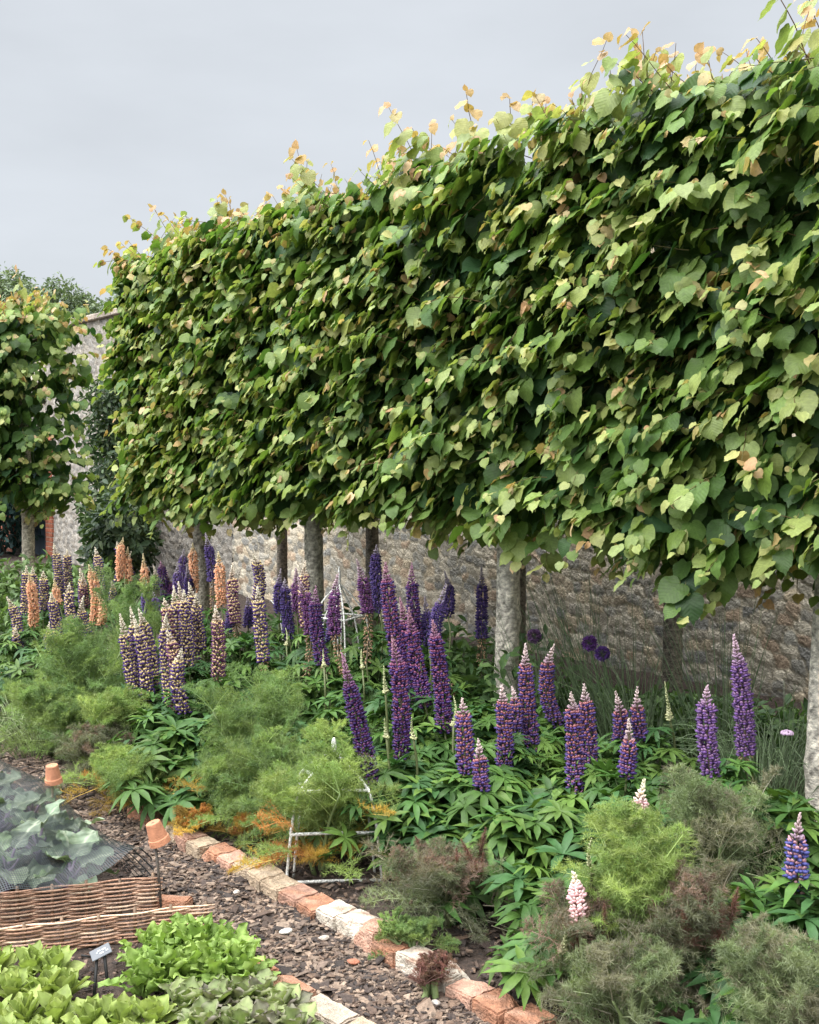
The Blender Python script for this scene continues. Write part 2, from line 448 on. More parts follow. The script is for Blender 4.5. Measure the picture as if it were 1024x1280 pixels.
# ------------------------------------------------------------------ the flint wall
WX = 6.8
def wall_sheet(mb, y0, y1, z0, z1, step, cell=(0.17, 0.115), pal=None, relief=0.03, door=None):
    yy = np.arange(y0, y1 + step / 2, step); zz = np.arange(z0, z1 + step / 2, step)
    Y, Z = np.meshgrid(yy, zz, indexing='ij')
    Yw = Y + 0.03 * np.sin(Z * 9 + Y * 3) ; Zw = Z + 0.022 * np.sin(Y * 6 + Z * 4) + 0.012 * np.sin(Y * 17)
    row = np.floor(Zw / cell[1]).astype(int); 
    f1 = np.full(Y.shape, 9.0); f2 = np.full(Y.shape, 9.0); ident = np.zeros(Y.shape, int)
    def h(a, b, k):
        v = np.sin(a * 127.1 + b * 311.7 + k * 74.7) * 43758.5453
        return v - np.floor(v)
    for dr in (-1, 0, 1):
        r_ = row + dr
        off = h(r_, r_ * 0 + 3, 5)
        ci = np.floor(Yw / cell[0] - off).astype(int)
        for dc in (-1, 0, 1):
            c_ = ci + dc
            cy = (c_ + off + 0.5 + 0.62 * (h(c_, r_, 1) - 0.5)) * cell[0]
            cz = (r_ + 0.5 + 0.55 * (h(c_, r_, 2) - 0.5)) * cell[1]
            d = np.maximum(np.abs(Yw - cy) / cell[0], np.abs(Zw - cz) / cell[1]) * 0.6 + 0.4 * np.hypot((Yw - cy) / cell[0], (Zw - cz) / cell[1]) 
            d = d / (0.8 + 0.45 * h(c_, r_, 6))
            idn = c_ * 1009 + r_ * 9176
            near = d < f1
            f2 = np.where(near, f1, np.minimum(f2, d)); ident = np.where(near, idn, ident); f1 = np.where(near, d, f1)
    edge = np.clip((f2 - f1) / 0.20, 0, 1)
    prof = edge ** 0.55
    hh = h(ident, ident * 0, 9)
    dep = prof * relief * (0.5 + 0.9 * hh) + rng.normal(0, 0.0022, Y.shape)
    X = WX - dep
    P = np.array(pal); k = (h(ident, ident * 0, 12) * len(P)).astype(int) % len(P)
    c = P[k] * (0.7 + 0.6 * h(ident, ident * 0, 14))[..., None]
    mort = np.array([0.60, 0.52, 0.39]) if y0 < 12 else np.array([0.36, 0.32, 0.265])
    wgt = np.clip(edge * 1.9 - 0.25, 0, 1)[..., None]
    c = mort * (1 - wgt) + c * wgt
    pit_shade = np.clip(1 - np.abs(edge - 0.30) / 0.16, 0, 1) * (h(ident, ident * 0, 21) * 0.5 + 0.5 * np.sin(Y * 41 + Z * 37) ** 2)   # open joints: recessed, their shadow also painted into the stone colour
    c = c * (1 - 0.62 * pit_shade)[..., None]; X = X + 0.012 * pit_shade
    V = np.stack([X, Y, Z], -1).reshape(-1, 3); ny, nz = Y.shape
    i = np.arange(ny - 1)[:, None]; j = np.arange(nz - 1)[None]; a = i * nz + j
    T = np.concatenate([np.stack([a, a + 1, a + nz + 1], -1).reshape(-1, 3), np.stack([a, a + nz + 1, a + nz], -1).reshape(-1, 3)])
    mb.add(V, T, c.reshape(-1, 3))

WH = 3.72
DY0, DY1, DH = 18.1, 19.7, 2.15     # doorway in the wall
PAL_W = [(0.43, 0.385, 0.31), (0.33, 0.31, 0.265), (0.49, 0.43, 0.335), (0.50, 0.41, 0.29), (0.38, 0.35, 0.295), (0.53, 0.47, 0.37), (0.43, 0.32, 0.225), (0.27, 0.26, 0.235)]
PAL_F = [(0.31, 0.285, 0.25), (0.26, 0.245, 0.22), (0.35, 0.32, 0.28), (0.28, 0.25, 0.21)]
wall = thing('garden_wall', 'tall flint and rubble stone garden wall running behind the pleached trees', 'wall', (WX, 0, 0))
mb = MB()
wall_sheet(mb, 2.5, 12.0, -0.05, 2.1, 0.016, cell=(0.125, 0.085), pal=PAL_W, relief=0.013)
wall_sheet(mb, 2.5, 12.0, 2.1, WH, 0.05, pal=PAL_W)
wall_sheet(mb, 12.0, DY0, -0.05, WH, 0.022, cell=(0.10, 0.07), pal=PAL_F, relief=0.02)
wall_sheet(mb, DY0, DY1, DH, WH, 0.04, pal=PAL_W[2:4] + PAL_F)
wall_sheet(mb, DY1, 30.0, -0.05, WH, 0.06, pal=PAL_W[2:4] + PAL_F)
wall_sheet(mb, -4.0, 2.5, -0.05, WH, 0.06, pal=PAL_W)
for (a, b, z0, z1) in ((-4, DY0, -0.05, WH), (DY1, 30, -0.05, WH), (DY0, DY1, DH, WH)):
    mb.box((WX + 0.26, (a + b) / 2, (z0 + z1) / 2), (0.48, b - a, z1 - z0 - 0.004), col=(0.3, 0.27, 0.22))
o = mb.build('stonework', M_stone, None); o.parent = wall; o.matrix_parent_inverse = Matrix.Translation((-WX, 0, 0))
cp = MB()
y = -4.0
while y < 30:
    L = rng.uniform(0.35, 0.6)
    cp.box((WX + 0.24, y + L / 2, WH + 0.035 + rng.normal(0, 0.006)), (0.66, L - 0.012, 0.085), col=np.array((0.36, 0.30, 0.25)) * rng.uniform(0.75, 1.2), chamfer=0.012)
    y += L
o = cp.build('coping', M_stone, wall, smooth=False); o.matrix_parent_inverse = Matrix.Translation((-WX, 0, 0))

def brick_pier(y0, y1, zt):
    mb = MB(); z = 0.0; k = 0
    while z < zt:
        n = 1 if k % 2 else 2
        for q in range(n):
            a = y0 + (y1 - y0) * q / n; b = y0 + (y1 - y0) * (q + 1) / n
            mb.box((WX + 0.15, (a + b) / 2, z + 0.034), (0.40, b - a - 0.01, 0.064), col=np.array((0.33, 0.105, 0.055)) * rng.uniform(0.65, 1.25), chamfer=0.004)
        z += 0.075; k += 1
    mb.box((WX + 0.15, (y0 + y1) / 2, zt / 2), (0.384, y1 - y0 - 0.016, zt), col=(0.33, 0.29, 0.23))
    return mb
for (a, b, lab) in ((DY0 - 0.28, DY0 + 0.0, None), (DY1, DY1 + 0.62, None)):
    o = brick_pier(a, b, 2.3).build('brick_jamb', M_brick, wall, smooth=False); o.matrix_parent_inverse = Matrix.Translation((-WX, 0, 0))
door = thing('garden_door', 'slate blue wooden door set between the red brick jambs of the wall', 'door', (WX + 0.12, (DY0 + DY1) / 2, 0))
mb = MB()
npl = 9; wpl = (DY1 - DY0) / npl
for k in range(npl):
    mb.box((0.03, -(DY1 - DY0) / 2 + wpl * (k + 0.5), DH / 2), (0.035, wpl - 0.008, DH - 0.02), col=(0.035, 0.06, 0.085), chamfer=0.004)
mb.build('planks', M_paint, door, smooth=False)
mb = MB(); mb.box((0.0, 0, 0.4), (0.025, DY1 - DY0 - 0.02, 0.12), col=(0.03, 0.052, 0.075)); mb.box((0.0, 0, 1.7), (0.025, DY1 - DY0 - 0.02, 0.12), col=(0.03, 0.052, 0.075))
mb.build('ledges', M_paint, door, smooth=False)
mb = MB(); mb.box((-0.02, -0.6, 1.05), (0.03, 0.04, 0.16), col=(0.02, 0.02, 0.02), chamfer=0.006); mb.tube([(-0.03, -0.6, 1.06), (-0.08, -0.6, 1.06), (-0.085, -0.5, 1.05)], 0.009, 6, (0.02, 0.02, 0.02))
mb.build('handle', M_metal, door)
mb = MB(); mb.box((0.0, -(DY1 - DY0) / 2 - 0.0 + 0.03, DH / 2), (0.06, 0.055, DH), col=(0.10, 0.14, 0.17)); mb.box((0.0, (DY1 - DY0) / 2 - 0.03, DH / 2), (0.06, 0.055, DH), col=(0.10, 0.14, 0.17))
mb.build('frame', M_paint, door, smooth=False)


# ------------------------------------------------------------------ pleached lime trees
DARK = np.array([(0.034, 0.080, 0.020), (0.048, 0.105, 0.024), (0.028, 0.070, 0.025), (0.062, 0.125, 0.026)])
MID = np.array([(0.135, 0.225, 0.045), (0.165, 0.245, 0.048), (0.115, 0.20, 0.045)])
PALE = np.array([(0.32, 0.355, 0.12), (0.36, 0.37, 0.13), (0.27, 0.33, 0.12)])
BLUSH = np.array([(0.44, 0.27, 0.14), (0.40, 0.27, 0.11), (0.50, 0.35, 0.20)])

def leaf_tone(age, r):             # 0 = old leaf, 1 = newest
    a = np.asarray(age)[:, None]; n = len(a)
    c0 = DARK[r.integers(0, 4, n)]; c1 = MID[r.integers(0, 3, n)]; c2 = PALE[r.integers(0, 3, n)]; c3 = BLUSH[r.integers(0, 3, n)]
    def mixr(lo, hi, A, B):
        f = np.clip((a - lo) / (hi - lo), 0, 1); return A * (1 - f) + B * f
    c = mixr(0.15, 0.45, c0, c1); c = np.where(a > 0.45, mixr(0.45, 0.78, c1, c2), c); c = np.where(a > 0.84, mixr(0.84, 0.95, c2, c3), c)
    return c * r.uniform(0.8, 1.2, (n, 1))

def crown(seed, hw, hy, hy2, z0, z1, nf, ntop, nbot, nend, nback, ninner, twig_up=1.0, ends=(True, True), zs=None):
    """leafy shoots all over a clipped box crown; local origin at the trunk's foot, -X is the garden side"""
    r = np.random.default_rng(seed)
    lv = MB(); tw = lv
    P0, D0, LEN, YNG = [], [], [], []
    def put(p, d, L, y):
        P0.append(p); D0.append(d); LEN.append(L); YNG.append(y)
    for _ in range(nf):
        p = np.array([-hw + r.uniform(0.0, 0.2), r.uniform(-hy, hy2), r.uniform(z0 + 0.03, z1 - 0.05)])
        p[0] += 0.035 * math.sin(p[1] * 5 + p[2] * 6 + seed)
        put(p, np.array([-1.0, 0.35 + r.normal(0, 0.7), r.normal(-0.25, 0.5)]), r.uniform(0.14, 0.36), r.uniform(-0.25, 0.15))
    for _ in range(ntop):
        p = np.array([r.uniform(-hw, hw), r.uniform(-hy, hy2), z1 - r.uniform(0, 0.15) - 0.10 * abs(r.normal())])
        up = r.random() < 0.5
        d = np.array([r.normal(-0.35, 0.5), r.normal(0, 0.6), r.uniform(0.5, 1.3) if up else r.uniform(0, 0.5)])
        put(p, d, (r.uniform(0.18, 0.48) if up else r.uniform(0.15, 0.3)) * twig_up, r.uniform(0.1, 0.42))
    for _ in range(nbot):
        p = np.array([r.uniform(-hw, hw), r.uniform(-hy, hy2), z0 + r.uniform(-0.05, 0.12)])
        put(p, np.array([r.normal(-0.5, 0.5), r.normal(0.2, 0.6), r.uniform(-1.2, -0.2)]), r.uniform(0.15, 0.36), r.uniform(-0.2, 0.2))
    for s_, on in ((-1, ends[0]), (1, ends[1])):
        for _ in range(nend if on else nend // 4):
            p = np.array([r.uniform(-hw, hw), (hy2 - r.uniform(0, 0.15) if s_ > 0 else -hy + r.uniform(0, 0.15)), r.uniform(z0, z1)])
            put(p, np.array([r.normal(-0.3, 0.6), s_ * 1.0, r.normal(-0.25, 0.5)]), r.uniform(0.14, 0.34), r.uniform(-0.2, 0.2))
    for _ in range(nback):
        p = np.array([hw - r.uniform(0, 0.2), r.uniform(-hy, hy2), r.uniform(z0, z1)])
        put(p, np.array([1.0, r.normal(0, 0.7), r.normal(-0.25, 0.5)]), r.uniform(0.14, 0.34), r.uniform(-0.3, 0.1))
    pos, dr, nm, sz, age = [], [], [], [], []
    for p, d, L, yg in zip(P0, D0, LEN, YNG):
        d = d / np.linalg.norm(d)
        n = max(4, int(L / 0.052)); pts = []
        q = p.copy(); dd = d.copy()
        for i in range(n + 1):
            pts.append(q.copy()); dd = dd + np.array([0, 0, -0.09 + (0.07 if d[2] > 0.5 else 0)]) + r.normal(0, 0.07, 3); dd /= np.linalg.norm(dd); q = q + dd * L / n
        side = np.cross(d, [0, 0, 1.0]) + 1e-6; side /= np.linalg.norm(side)
        outw = np.array([d[0], d[1], 0]) ; 
        if np.linalg.norm(outw) < 0.4: outw = outw + np.array([-0.6, 0, 0])
        outw /= np.linalg.norm(outw)
        sgn = 1 if r.random() < 0.5 else -1
        for i in range(1, n + 1):
            t = i / n; sgn = -sgn
            a = t * 0.64 + yg + 0.09 + r.normal(0, 0.10)
            size = r.uniform(0.075, 0.145) * (1 - 0.55 * t ** 2.2)
            ld = outw * 0.75 + side * sgn * 0.50 + np.array([0, 0.28, -0.78]) + r.normal(0, 0.20, 3)
            ln = outw * 0.58 + np.array([-0.1, 0.16, 0.76]) + r.normal(0, 0.22, 3)
            pet = pts[i] + (side * sgn * 0.6 + outw * 0.3 + np.array([0, 0, 0.05])) * r.uniform(0.02, 0.04)
            pos.append(pet); dr.append(ld); nm.append(ln); sz.append(size); age.append(min(a, 0.80 if size > 0.085 else 1.0))
            if t > 0.74 and r.random() < 0.75:     # the newest leaves and bracts at the tip
                pos.append(pts[i]); dr.append(dd + r.normal(0, 0.6, 3)); nm.append(ln + r.normal(0, 0.5, 3)); sz.append(r.uniform(0.022, 0.058)); age.append(min(1, (0.74 if yg > 0.1 else 0.66) + max(yg, 0) + r.uniform(0, 0.28)))
        if r.random() < (1.0 if d[2] > 0.4 else 0.45):
            tw.tube(pts, np.linspace(0.0032, 0.0014, n + 1), 4, (0.15, 0.085, 0.045) if d[2] > 0.2 else (0.17, 0.15, 0.06), cap=False)
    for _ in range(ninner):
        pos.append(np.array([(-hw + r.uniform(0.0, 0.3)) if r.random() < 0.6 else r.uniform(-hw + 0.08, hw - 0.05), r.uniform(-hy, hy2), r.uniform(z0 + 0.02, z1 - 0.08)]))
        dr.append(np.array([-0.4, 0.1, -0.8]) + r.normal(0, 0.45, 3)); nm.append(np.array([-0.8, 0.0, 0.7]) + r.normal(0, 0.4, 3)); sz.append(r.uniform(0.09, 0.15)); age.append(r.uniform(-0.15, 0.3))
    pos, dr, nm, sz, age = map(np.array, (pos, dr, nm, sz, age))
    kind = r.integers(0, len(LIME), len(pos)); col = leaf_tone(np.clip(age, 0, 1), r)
    Fm = frames(dr, nm) * sz[:, None, None]
    Fm[:, :, 0] *= r.uniform(0.85, 1.12, len(pos))[:, None]
    for k, tp in enumerate(LIME):
        s_ = kind == k; lv.inst(tp, Fm[s_], pos[s_], col[s_])
    return lv

def trunk_mb(r0, r1, h, seed, tint):
    r = np.random.default_rng(seed); n = 150; S = 28
    z = np.linspace(-0.04, h, n)
    cx = 0.014 * np.sin(z * 1.3 + seed) + 0.008 * np.sin(z * 3.1 + seed * 2); cy = 0.014 * np.sin(z * 1.1 + seed * 3)
    rad = r0 + (r1 - r0) * (z / h) + 0.022 * np.exp(-np.clip(z, 0, 9) / 0.07)
    th = np.arange(S) * 2 * math.pi / S
    Rr = rad[:, None] * (1 + 0.05 * np.sin(th[None] * 3 + z[:, None] * 2) + r.normal(0, 0.014, (n, S)))
    for _ in range(9):                                # old pruning knots
        i = r.integers(8, n - 6); j = r.integers(0, S)
        g = np.exp(-((np.arange(n)[:, None] - i) / 2.2) ** 2 - ((((np.arange(S)[None] - j + S // 2) % S) - S // 2) / 1.4) ** 2); Rr = Rr + 0.012 * g
    V = np.stack([cx[:, None] + Rr * np.cos(th), cy[:, None] + Rr * np.sin(th), np.repeat(z[:, None], S, 1)], -1).reshape(-1, 3)
    i = np.arange(n - 1)[:, None]; j = np.arange(S)[None]; j2 = (j + 1) % S
    T = np.concatenate([np.stack([i * S + j, i * S + j2, (i + 1) * S + j2], -1).reshape(-1, 3), np.stack([i * S + j, (i + 1) * S + j2, (i + 1) * S + j], -1).reshape(-1, 3)])
    c = np.array(tint) * np.ones((n * S, 1))
    bl = r.random((n, S)); c = c * np.where(bl < 0.06, 0.4, np.where(bl > 0.84, 1.35, 1.0)).reshape(-1, 1)
    pa_ = np.sin(th[None] * 2 + z[:, None] * 7 + seed) * np.sin(z[:, None] * 31 + th[None] * 3 + seed * 2) + 0.6 * np.sin(z[:, None] * 67 - th[None] * 5 + seed)
    c = c * np.where(pa_ > 0.55, 1.28, np.where(pa_ < -0.75, 0.62, 1.0)).reshape(-1, 1)
    gr = np.clip(np.sin(th[None] * 1 + 2.6) * 0.5 + 0.2 * np.sin(z[:, None] * 5), 0, 1).reshape(-1, 1) * 0.35
    c = c * (1 - gr) + np.array((0.17, 0.19, 0.10)) * gr   # algae on one flank
    mb = MB(); mb.add(V, T, c); return mb

XR, XB = 4.43, 6.0
def lime_tree(name, label, x, y, seed, group, front=True, hy=1.12, tint=(0.40, 0.36, 0.29), r0=0.074, ends=(False, False), z1=3.38, z0=1.28, dens=1.0, hy2=None, hw=0.44, ninner=1500):
    hy2 = hy if hy2 is None else hy2
    t = thing(name, label, 'tree', (x, y, 0), group)
    trunk_mb(r0, r0 * 0.7, z1 - 0.35, seed, tint).build('trunk', M_bark, t)
    r = np.random.default_rng(seed + 50)
    for k in range(4):                                # trained side limbs
        zz = z0 + 0.18 + k * (z1 - z0 - 0.4) / 3.4
        for s_ in (-1, 1):
            hl = hy2 if s_ > 0 else hy; mb = MB(); P = [(0, 0, zz), (r.normal(0, .03), s_ * hl * 0.35, zz + 0.05), (r.normal(0, .04), s_ * hl * 0.7, zz + r.normal(0.05, .03)), (r.normal(0, .05), s_ * hl * 0.95, zz + r.normal(0.06, .04))]
            mb.tube(catmull(P, 12), np.linspace(0.026, 0.009, 12), 7, (0.16, 0.13, 0.09)); mb.build('limb', M_bark, t)
    lv = crown(seed, hw, hy, hy2, z0, z1, int(560 * dens), int(130 * dens), int(70 * dens), int(110 * dens), int(90 * dens), int(ninner * dens), ends=ends)
    lv.build('crown', M_lime, t)
    return t

FR = 'pleached lime trees in the front row'
yF = [atX(px, 700, XR)[1] for px in (1041, 632, 392, 250, 36)]
lime_tree('lime_tree', 'pleached lime at the right edge, the closest of the row, pale knotty trunk', XR, yF[0], 11, FR, z0=1.30, tint=(0.50, 0.46, 0.39))
lime_tree('lime_tree', 'pleached lime with the tall mottled trunk standing clear in mid picture', XR, yF[1], 12, FR, z0=1.44, tint=(0.48, 0.44, 0.37))
lime_tree('lime_tree', 'pleached lime with grey trunk just left of the white frame by the wall', XR, yF[2], 13, FR, hy=1.08, tint=(0.36, 0.33, 0.27), z0=1.45)
lime_tree('lime_tree', 'pleached lime ending the long hedge, its trunk beside orange lupins', XR, yF[3], 14, FR, hy=1.1, hy2=0.42, z0=1.40, ends=(False, True), tint=(0.36, 0.32, 0.26))
lime_tree('lime_tree', 'separate narrow lime beyond the gap, before the brick jamb and door', XR, yF[4], 15, FR, hy=0.57, ends=(True, True), tint=(0.38, 0.34, 0.26), dens=0.62, z1=3.28)
# the second row in the shade by the wall
BR = 'lime trees in the shaded back row'
yB = [XB * k for k in (0.53, 0.785, 1.03, 1.325, 1.60)]
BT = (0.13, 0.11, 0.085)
bl = ['back row lime whose dark trunk rises between alliums and tall violet lupin', 'back row lime whose dark trunk edges out behind the mottled trunk',
      'back row lime trunk half hidden behind the magenta lupins', 'back row lime, darkest trunk left of the grey trunk']
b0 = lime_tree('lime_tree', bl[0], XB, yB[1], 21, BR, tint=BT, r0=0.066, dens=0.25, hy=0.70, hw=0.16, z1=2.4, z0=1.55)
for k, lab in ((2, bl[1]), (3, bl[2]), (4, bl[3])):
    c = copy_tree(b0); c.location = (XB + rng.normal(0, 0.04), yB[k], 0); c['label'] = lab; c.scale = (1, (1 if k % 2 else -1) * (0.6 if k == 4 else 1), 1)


# ------------------------------------------------------------------ lupins
SPK = {  # wing, banner, tip, spent
    'cream': ((0.062, 0.026, 0.15), (0.76, 0.60, 0.30), (0.66, 0.60, 0.49)),
    'creamr': ((0.105, 0.028, 0.10), (0.74, 0.54, 0.31), (0.66, 0.58, 0.48)),
    'mag': ((0.050, 0.020, 0.125), (0.26, 0.075, 0.15), (0.34, 0.17, 0.23)),
    'magd': ((0.040, 0.016, 0.105), (0.13, 0.035, 0.12), (0.32, 0.17, 0.25)),
    'pur': ((0.085, 0.026, 0.11), (0.20, 0.065, 0.18), (0.40, 0.29, 0.33)),
    'vio': ((0.042, 0.024, 0.125), (0.10, 0.055, 0.19), (0.36, 0.31, 0.36)),
    'ora': ((0.70, 0.36, 0.21), (0.78, 0.50, 0.31), (0.62, 0.53, 0.32)),
    'mix': ((0.062, 0.034, 0.165), (0.37, 0.14, 0.15), (0.58, 0.46, 0.45)),
    'lil': ((0.095, 0.062, 0.22), (0.22, 0.14, 0.31), (0.42, 0.38, 0.42)),
    'lilp': ((0.12, 0.055, 0.20), (0.28, 0.15, 0.29), (0.52, 0.37, 0.45)),
    'pnk': ((0.66, 0.40, 0.42), (0.72, 0.54, 0.52), (0.70, 0.65, 0.48)),
    'blu': ((0.062, 0.066, 0.25), (0.48, 0.25, 0.29), (0.48, 0.36, 0.36)),
    'bud': ((0.42, 0.42, 0.22), (0.45, 0.44, 0.26), (0.46, 0.47, 0.27)),
}
SPENT = np.array([(0.30, 0.185, 0.10), (0.22, 0.13, 0.07), (0.36, 0.25, 0.15)])
def spike(mb, p_bot, p_tip, kind, fade, r):
    """whorls of pea flowers round a stem, closed buds towards the tip"""
    wing, ban, tipc = (np.array(c) for c in SPK[kind])
    ax = p_tip - p_bot; L = np.linalg.norm(ax); ax = ax / L
    s1 = np.cross(ax, [0.3, 0.8, 0.1]); s1 /= np.linalg.norm(s1); s2 = np.cross(ax, s1)
    bend = (s1 * r.normal(0, 1) + s2 * r.normal(0, 1)) * 0.055 * L
    bud = kind == 'bud'
    rad = 0.041 if not bud else 0.014
    if L < 0.3: rad *= 0.40 + 0.60 * L / 0.3
    P, Rm, Cc = [], [], []
    budlen = (r.uniform(0.17, 0.27) if L > 0.3 else r.uniform(0.36, 0.5)); 
    if bud: budlen = 1.0
    pts = []
    ts = [0.0]; gap = 0.0185 / L
    while ts[-1] < 1.0:
        u = max(0.0, (ts[-1] - (1 - budlen)) / budlen); ts.append(ts[-1] + gap * (1 - 0.58 * u))
    ts[-1] = 1.0; nw = len(ts) - 1
    for i in range(nw + 1):
        t = ts[i]; c = p_bot + ax * (L * t) + bend * (4 * t * (1 - t)); pts.append(c)
        if i == nw: break
        u = max(0.0, (t - (1 - budlen)) / budlen)           # 0 open .. 1 tip
        rr = rad * (1 - u ** 0.7 * 0.92) * (0.86 + 0.14 * math.sin(min(1, t * 4) * math.pi / 2))
        if not bud: rr *= (1.03 - 0.20 * t) * r.uniform(0.92, 1.06)
        spent = fade > 0 and t < fade * r.uniform(0.75, 1.15)
        if spent: rr *= 0.72
        nfl = max(5, int((13 if not spent else 9) * (1 - 0.50 * u)))
        if not bud and t < 0.05: nfl = 5
        ph = r.uniform(0, 6.28)
        for k in range(nfl):
            if r.random() < (0.25 if spent else 0.09): continue
            a = ph + k * 2 * math.pi / nfl + r.normal(0, 0.09)
            o_ = s1 * math.cos(a) + s2 * math.sin(a)
            tang = np.cross(ax, o_)
            q = r.uniform(0.74, 1.22); jz = r.normal(0, 0.0030)
            if spent:
                P.append(c + o_ * rr * 0.8 + ax * jz); d = o_ * 0.8 - ax * r.uniform(0.1, 1.0)
                Rm.append(frames(d[None], ax[None])[0] * np.array([0.0042, 0.0095, 0.0042]) * q); Cc.append(SPENT[r.integers(0, 3)] * r.uniform(0.7, 1.25)); continue
            if u > 0.12:                                     # closed bud, points upward
                f = min(1, max(0, (u - 0.08) / 0.6)); s_ = 1 - 0.52 * u
                d = o_ * (0.9 - 0.5 * u) + ax * (0.25 + 0.6 * u)
                P.append(c + o_ * rr * 0.72 + ax * jz); Rm.append(frames(d[None], ax[None])[0] * np.array([0.0052, 0.0105, 0.0052]) * q * s_ * (0.72 if bud else 1))
                cc = wing * 0.5 + ban * 0.3 + tipc * 0.2; Cc.append((cc * (1 - f) + tipc * f) * r.uniform(0.85, 1.15)); continue
            d = o_ * 0.95 + ax * r.uniform(-0.05, 0.25)
            wc = wing * r.uniform(0.7, 1.35); bc = ban * r.uniform(0.75, 1.2)
            if t < 0.3 and kind in ('mag', 'mix', 'pur'): bc = bc * 0.6 + wing * 0.5
            P.append(c + o_ * rr * r.uniform(0.72, 0.90) + ax * (jz - 0.0035)); Rm.append(frames(d[None], ax[None])[0] * np.array([0.0066, 0.0115, 0.0058]) * q); Cc.append(wc)
            d2 = o_ * 0.6 + ax * 0.75
            P.append(c + o_ * rr * 0.78 + ax * (jz + 0.0060)); Rm.append(frames(d2[None], (ax - o_)[None])[0] * np.array([0.0068, 0.0072, 0.0040]) * q); Cc.append(bc)
    mb.inst(KEEL, np.array(Rm), np.array(P), np.array(Cc))
    sc_ = (0.16, 0.12, 0.08) if not bud else (0.2, 0.24, 0.09)
    mb.tube(pts, np.linspace(0.0055, 0.002, len(pts)), 5, sc_)
    return pts[0]

LG = np.array([(0.045, 0.105, 0.022), (0.060, 0.125, 0.024), (0.036, 0.092, 0.027), (0.085, 0.15, 0.028)])
def lupin_foliage(r, n, rad, h, big, tone=1.0):
    lf = MB(); st = MB()
    pos, dr, nm, sz, col = [], [], [], [], []
    for _ in range(n):
        a = r.uniform(0, 6.28); e = r.uniform(0, 1) ** 0.7
        rr = rad * e * r.uniform(0.75, 1.1); z = h * (1.0 - 0.62 * e ** 1.6) * r.uniform(0.62, 1.08)
        p = np.array([math.cos(a) * rr, math.sin(a) * rr, max(z, 0.05)])
        b = np.array([math.cos(a + 1) * 0.05, math.sin(a + 1) * 0.05, 0.0])
        mid = (p + b) / 2 + np.array([-math.cos(a), -math.sin(a), 0]) * 0.04 + np.array([0, 0, 0.05])
        st.tube(catmull([b, mid, p], 5), np.linspace(0.0035, 0.0022, 5), 4, (0.10, 0.15, 0.05), cap=False)
        o_ = np.array([math.cos(a), math.sin(a), 0])
        nm.append(np.array([0, 0, 1.0]) + o_ * r.uniform(0.1, 0.9) * (0.3 + e) + r.normal(0, 0.2, 3)); dr.append(o_ + r.normal(0, 0.5, 3) * [1, 1, 0.2]); pos.append(p)
        sz.append(big * r.uniform(0.7, 1.15)); col.append(LG[r.integers(0, 4)] * r.uniform(0.75, 1.3) * tone)
    pos, dr, nm, sz, col = map(np.array, (pos, dr, nm, sz, col))
    F = frames(dr, nm) * sz[:, None, None]; k = r.integers(0, len(PALM), n)
    for q, tp in enumerate(PALM): lf.inst(tp, F[k == q], pos[k == q], col[k == q])
    return lf, st

LUP = 'lupins flowering in the bed'
nl = [0]
def lupin(label, spikes, rad=0.3, h=0.42, n=60, big=0.085, off=(0, 0), tone=1.0):
    nl[0] += 1; r = np.random.default_rng(300 + nl[0])
    pts = []
    for s_ in spikes:
        tx, ty, bx, by, dp, kind = s_[:6]
        pts.append((atd(bx, by, dp), atd(tx, ty, dp + r.normal(0, 0.04)), kind, s_[6] if len(s_) > 6 else 0.0))
    zb = np.mean([p[0][2] for p in pts if p[2] != 'bud']); h = min(0.64, max(h, zb * 0.98)); n = int(n * (1 + max(0, h - 0.42) * 1.5))
    c = np.mean([p[0] for p in pts], 0); base = np.array([c[0] + off[0], c[1] + off[1], 0.0])
    base[2] = 0.015
    t = thing('lupin', label, 'lupin', base, LUP)
    for pb, ptp, kind, fade in pts:
        sp = MB(); q0 = spike(sp, pb - base, ptp - base, kind, fade, r)
        foot = np.array([q0[0] * 0.35, q0[1] * 0.35, 0.0])
        ax = (pb - ptp) / np.linalg.norm(pb - ptp)
        kk = q0 + ax * min(0.18, q0[2] * 0.5) if q0[2] > 0.05 else q0 * 0.5
        sp.tube(catmull([q0, kk, foot], 8), np.linspace(0.005, 0.0065, 8), 5, (0.13, 0.15, 0.06))
        sp.build('flower_spike', M_petal, t)
    lf, st = lupin_foliage(r, n, rad, h, big, tone)
    lf.build('foliage', M_lupleaf, t); st.build('stalks', M_stem, t)
    return t

A, B_ = 8.2, 8.6
lupin('small cream and purple lupin leaning at the left edge of the bed', [(8, 746, 20, 806, 8.0, 'cream'), (20, 782, 26, 812, 8.0, 'cream')], n=40)
lupin('salmon lupin with two purple and cream spikes in front of the separate lime trunk', [(33, 708, 31, 768, 8.5, 'cream'), (41, 709, 42, 765, 8.5, 'cream'), (36, 717, 42, 782, 8.2, 'ora')], n=40)
lupin('tall purple and cream lupin with low salmon spike below the blue door', [(67, 679, 73, 752, 8.9, 'cream'), (54, 714, 55, 764, 8.7, 'cream'), (84, 687, 87, 742, 9.0, 'cream'), (68, 724, 74, 755, 8.6, 'ora')], n=45)
lupin('pair of curving purple and cream spikes left of the green fennel', [(64, 741, 74, 806, 7.6, 'cream'), (62, 778, 64, 812, 7.5, 'cream')], n=45)
lupin('lupin with two purple spikes between the salmon ones and the curving pair', [(87, 730, 96, 795, 7.7, 'cream'), (105, 745, 111, 792, 7.7, 'cream')], n=45)
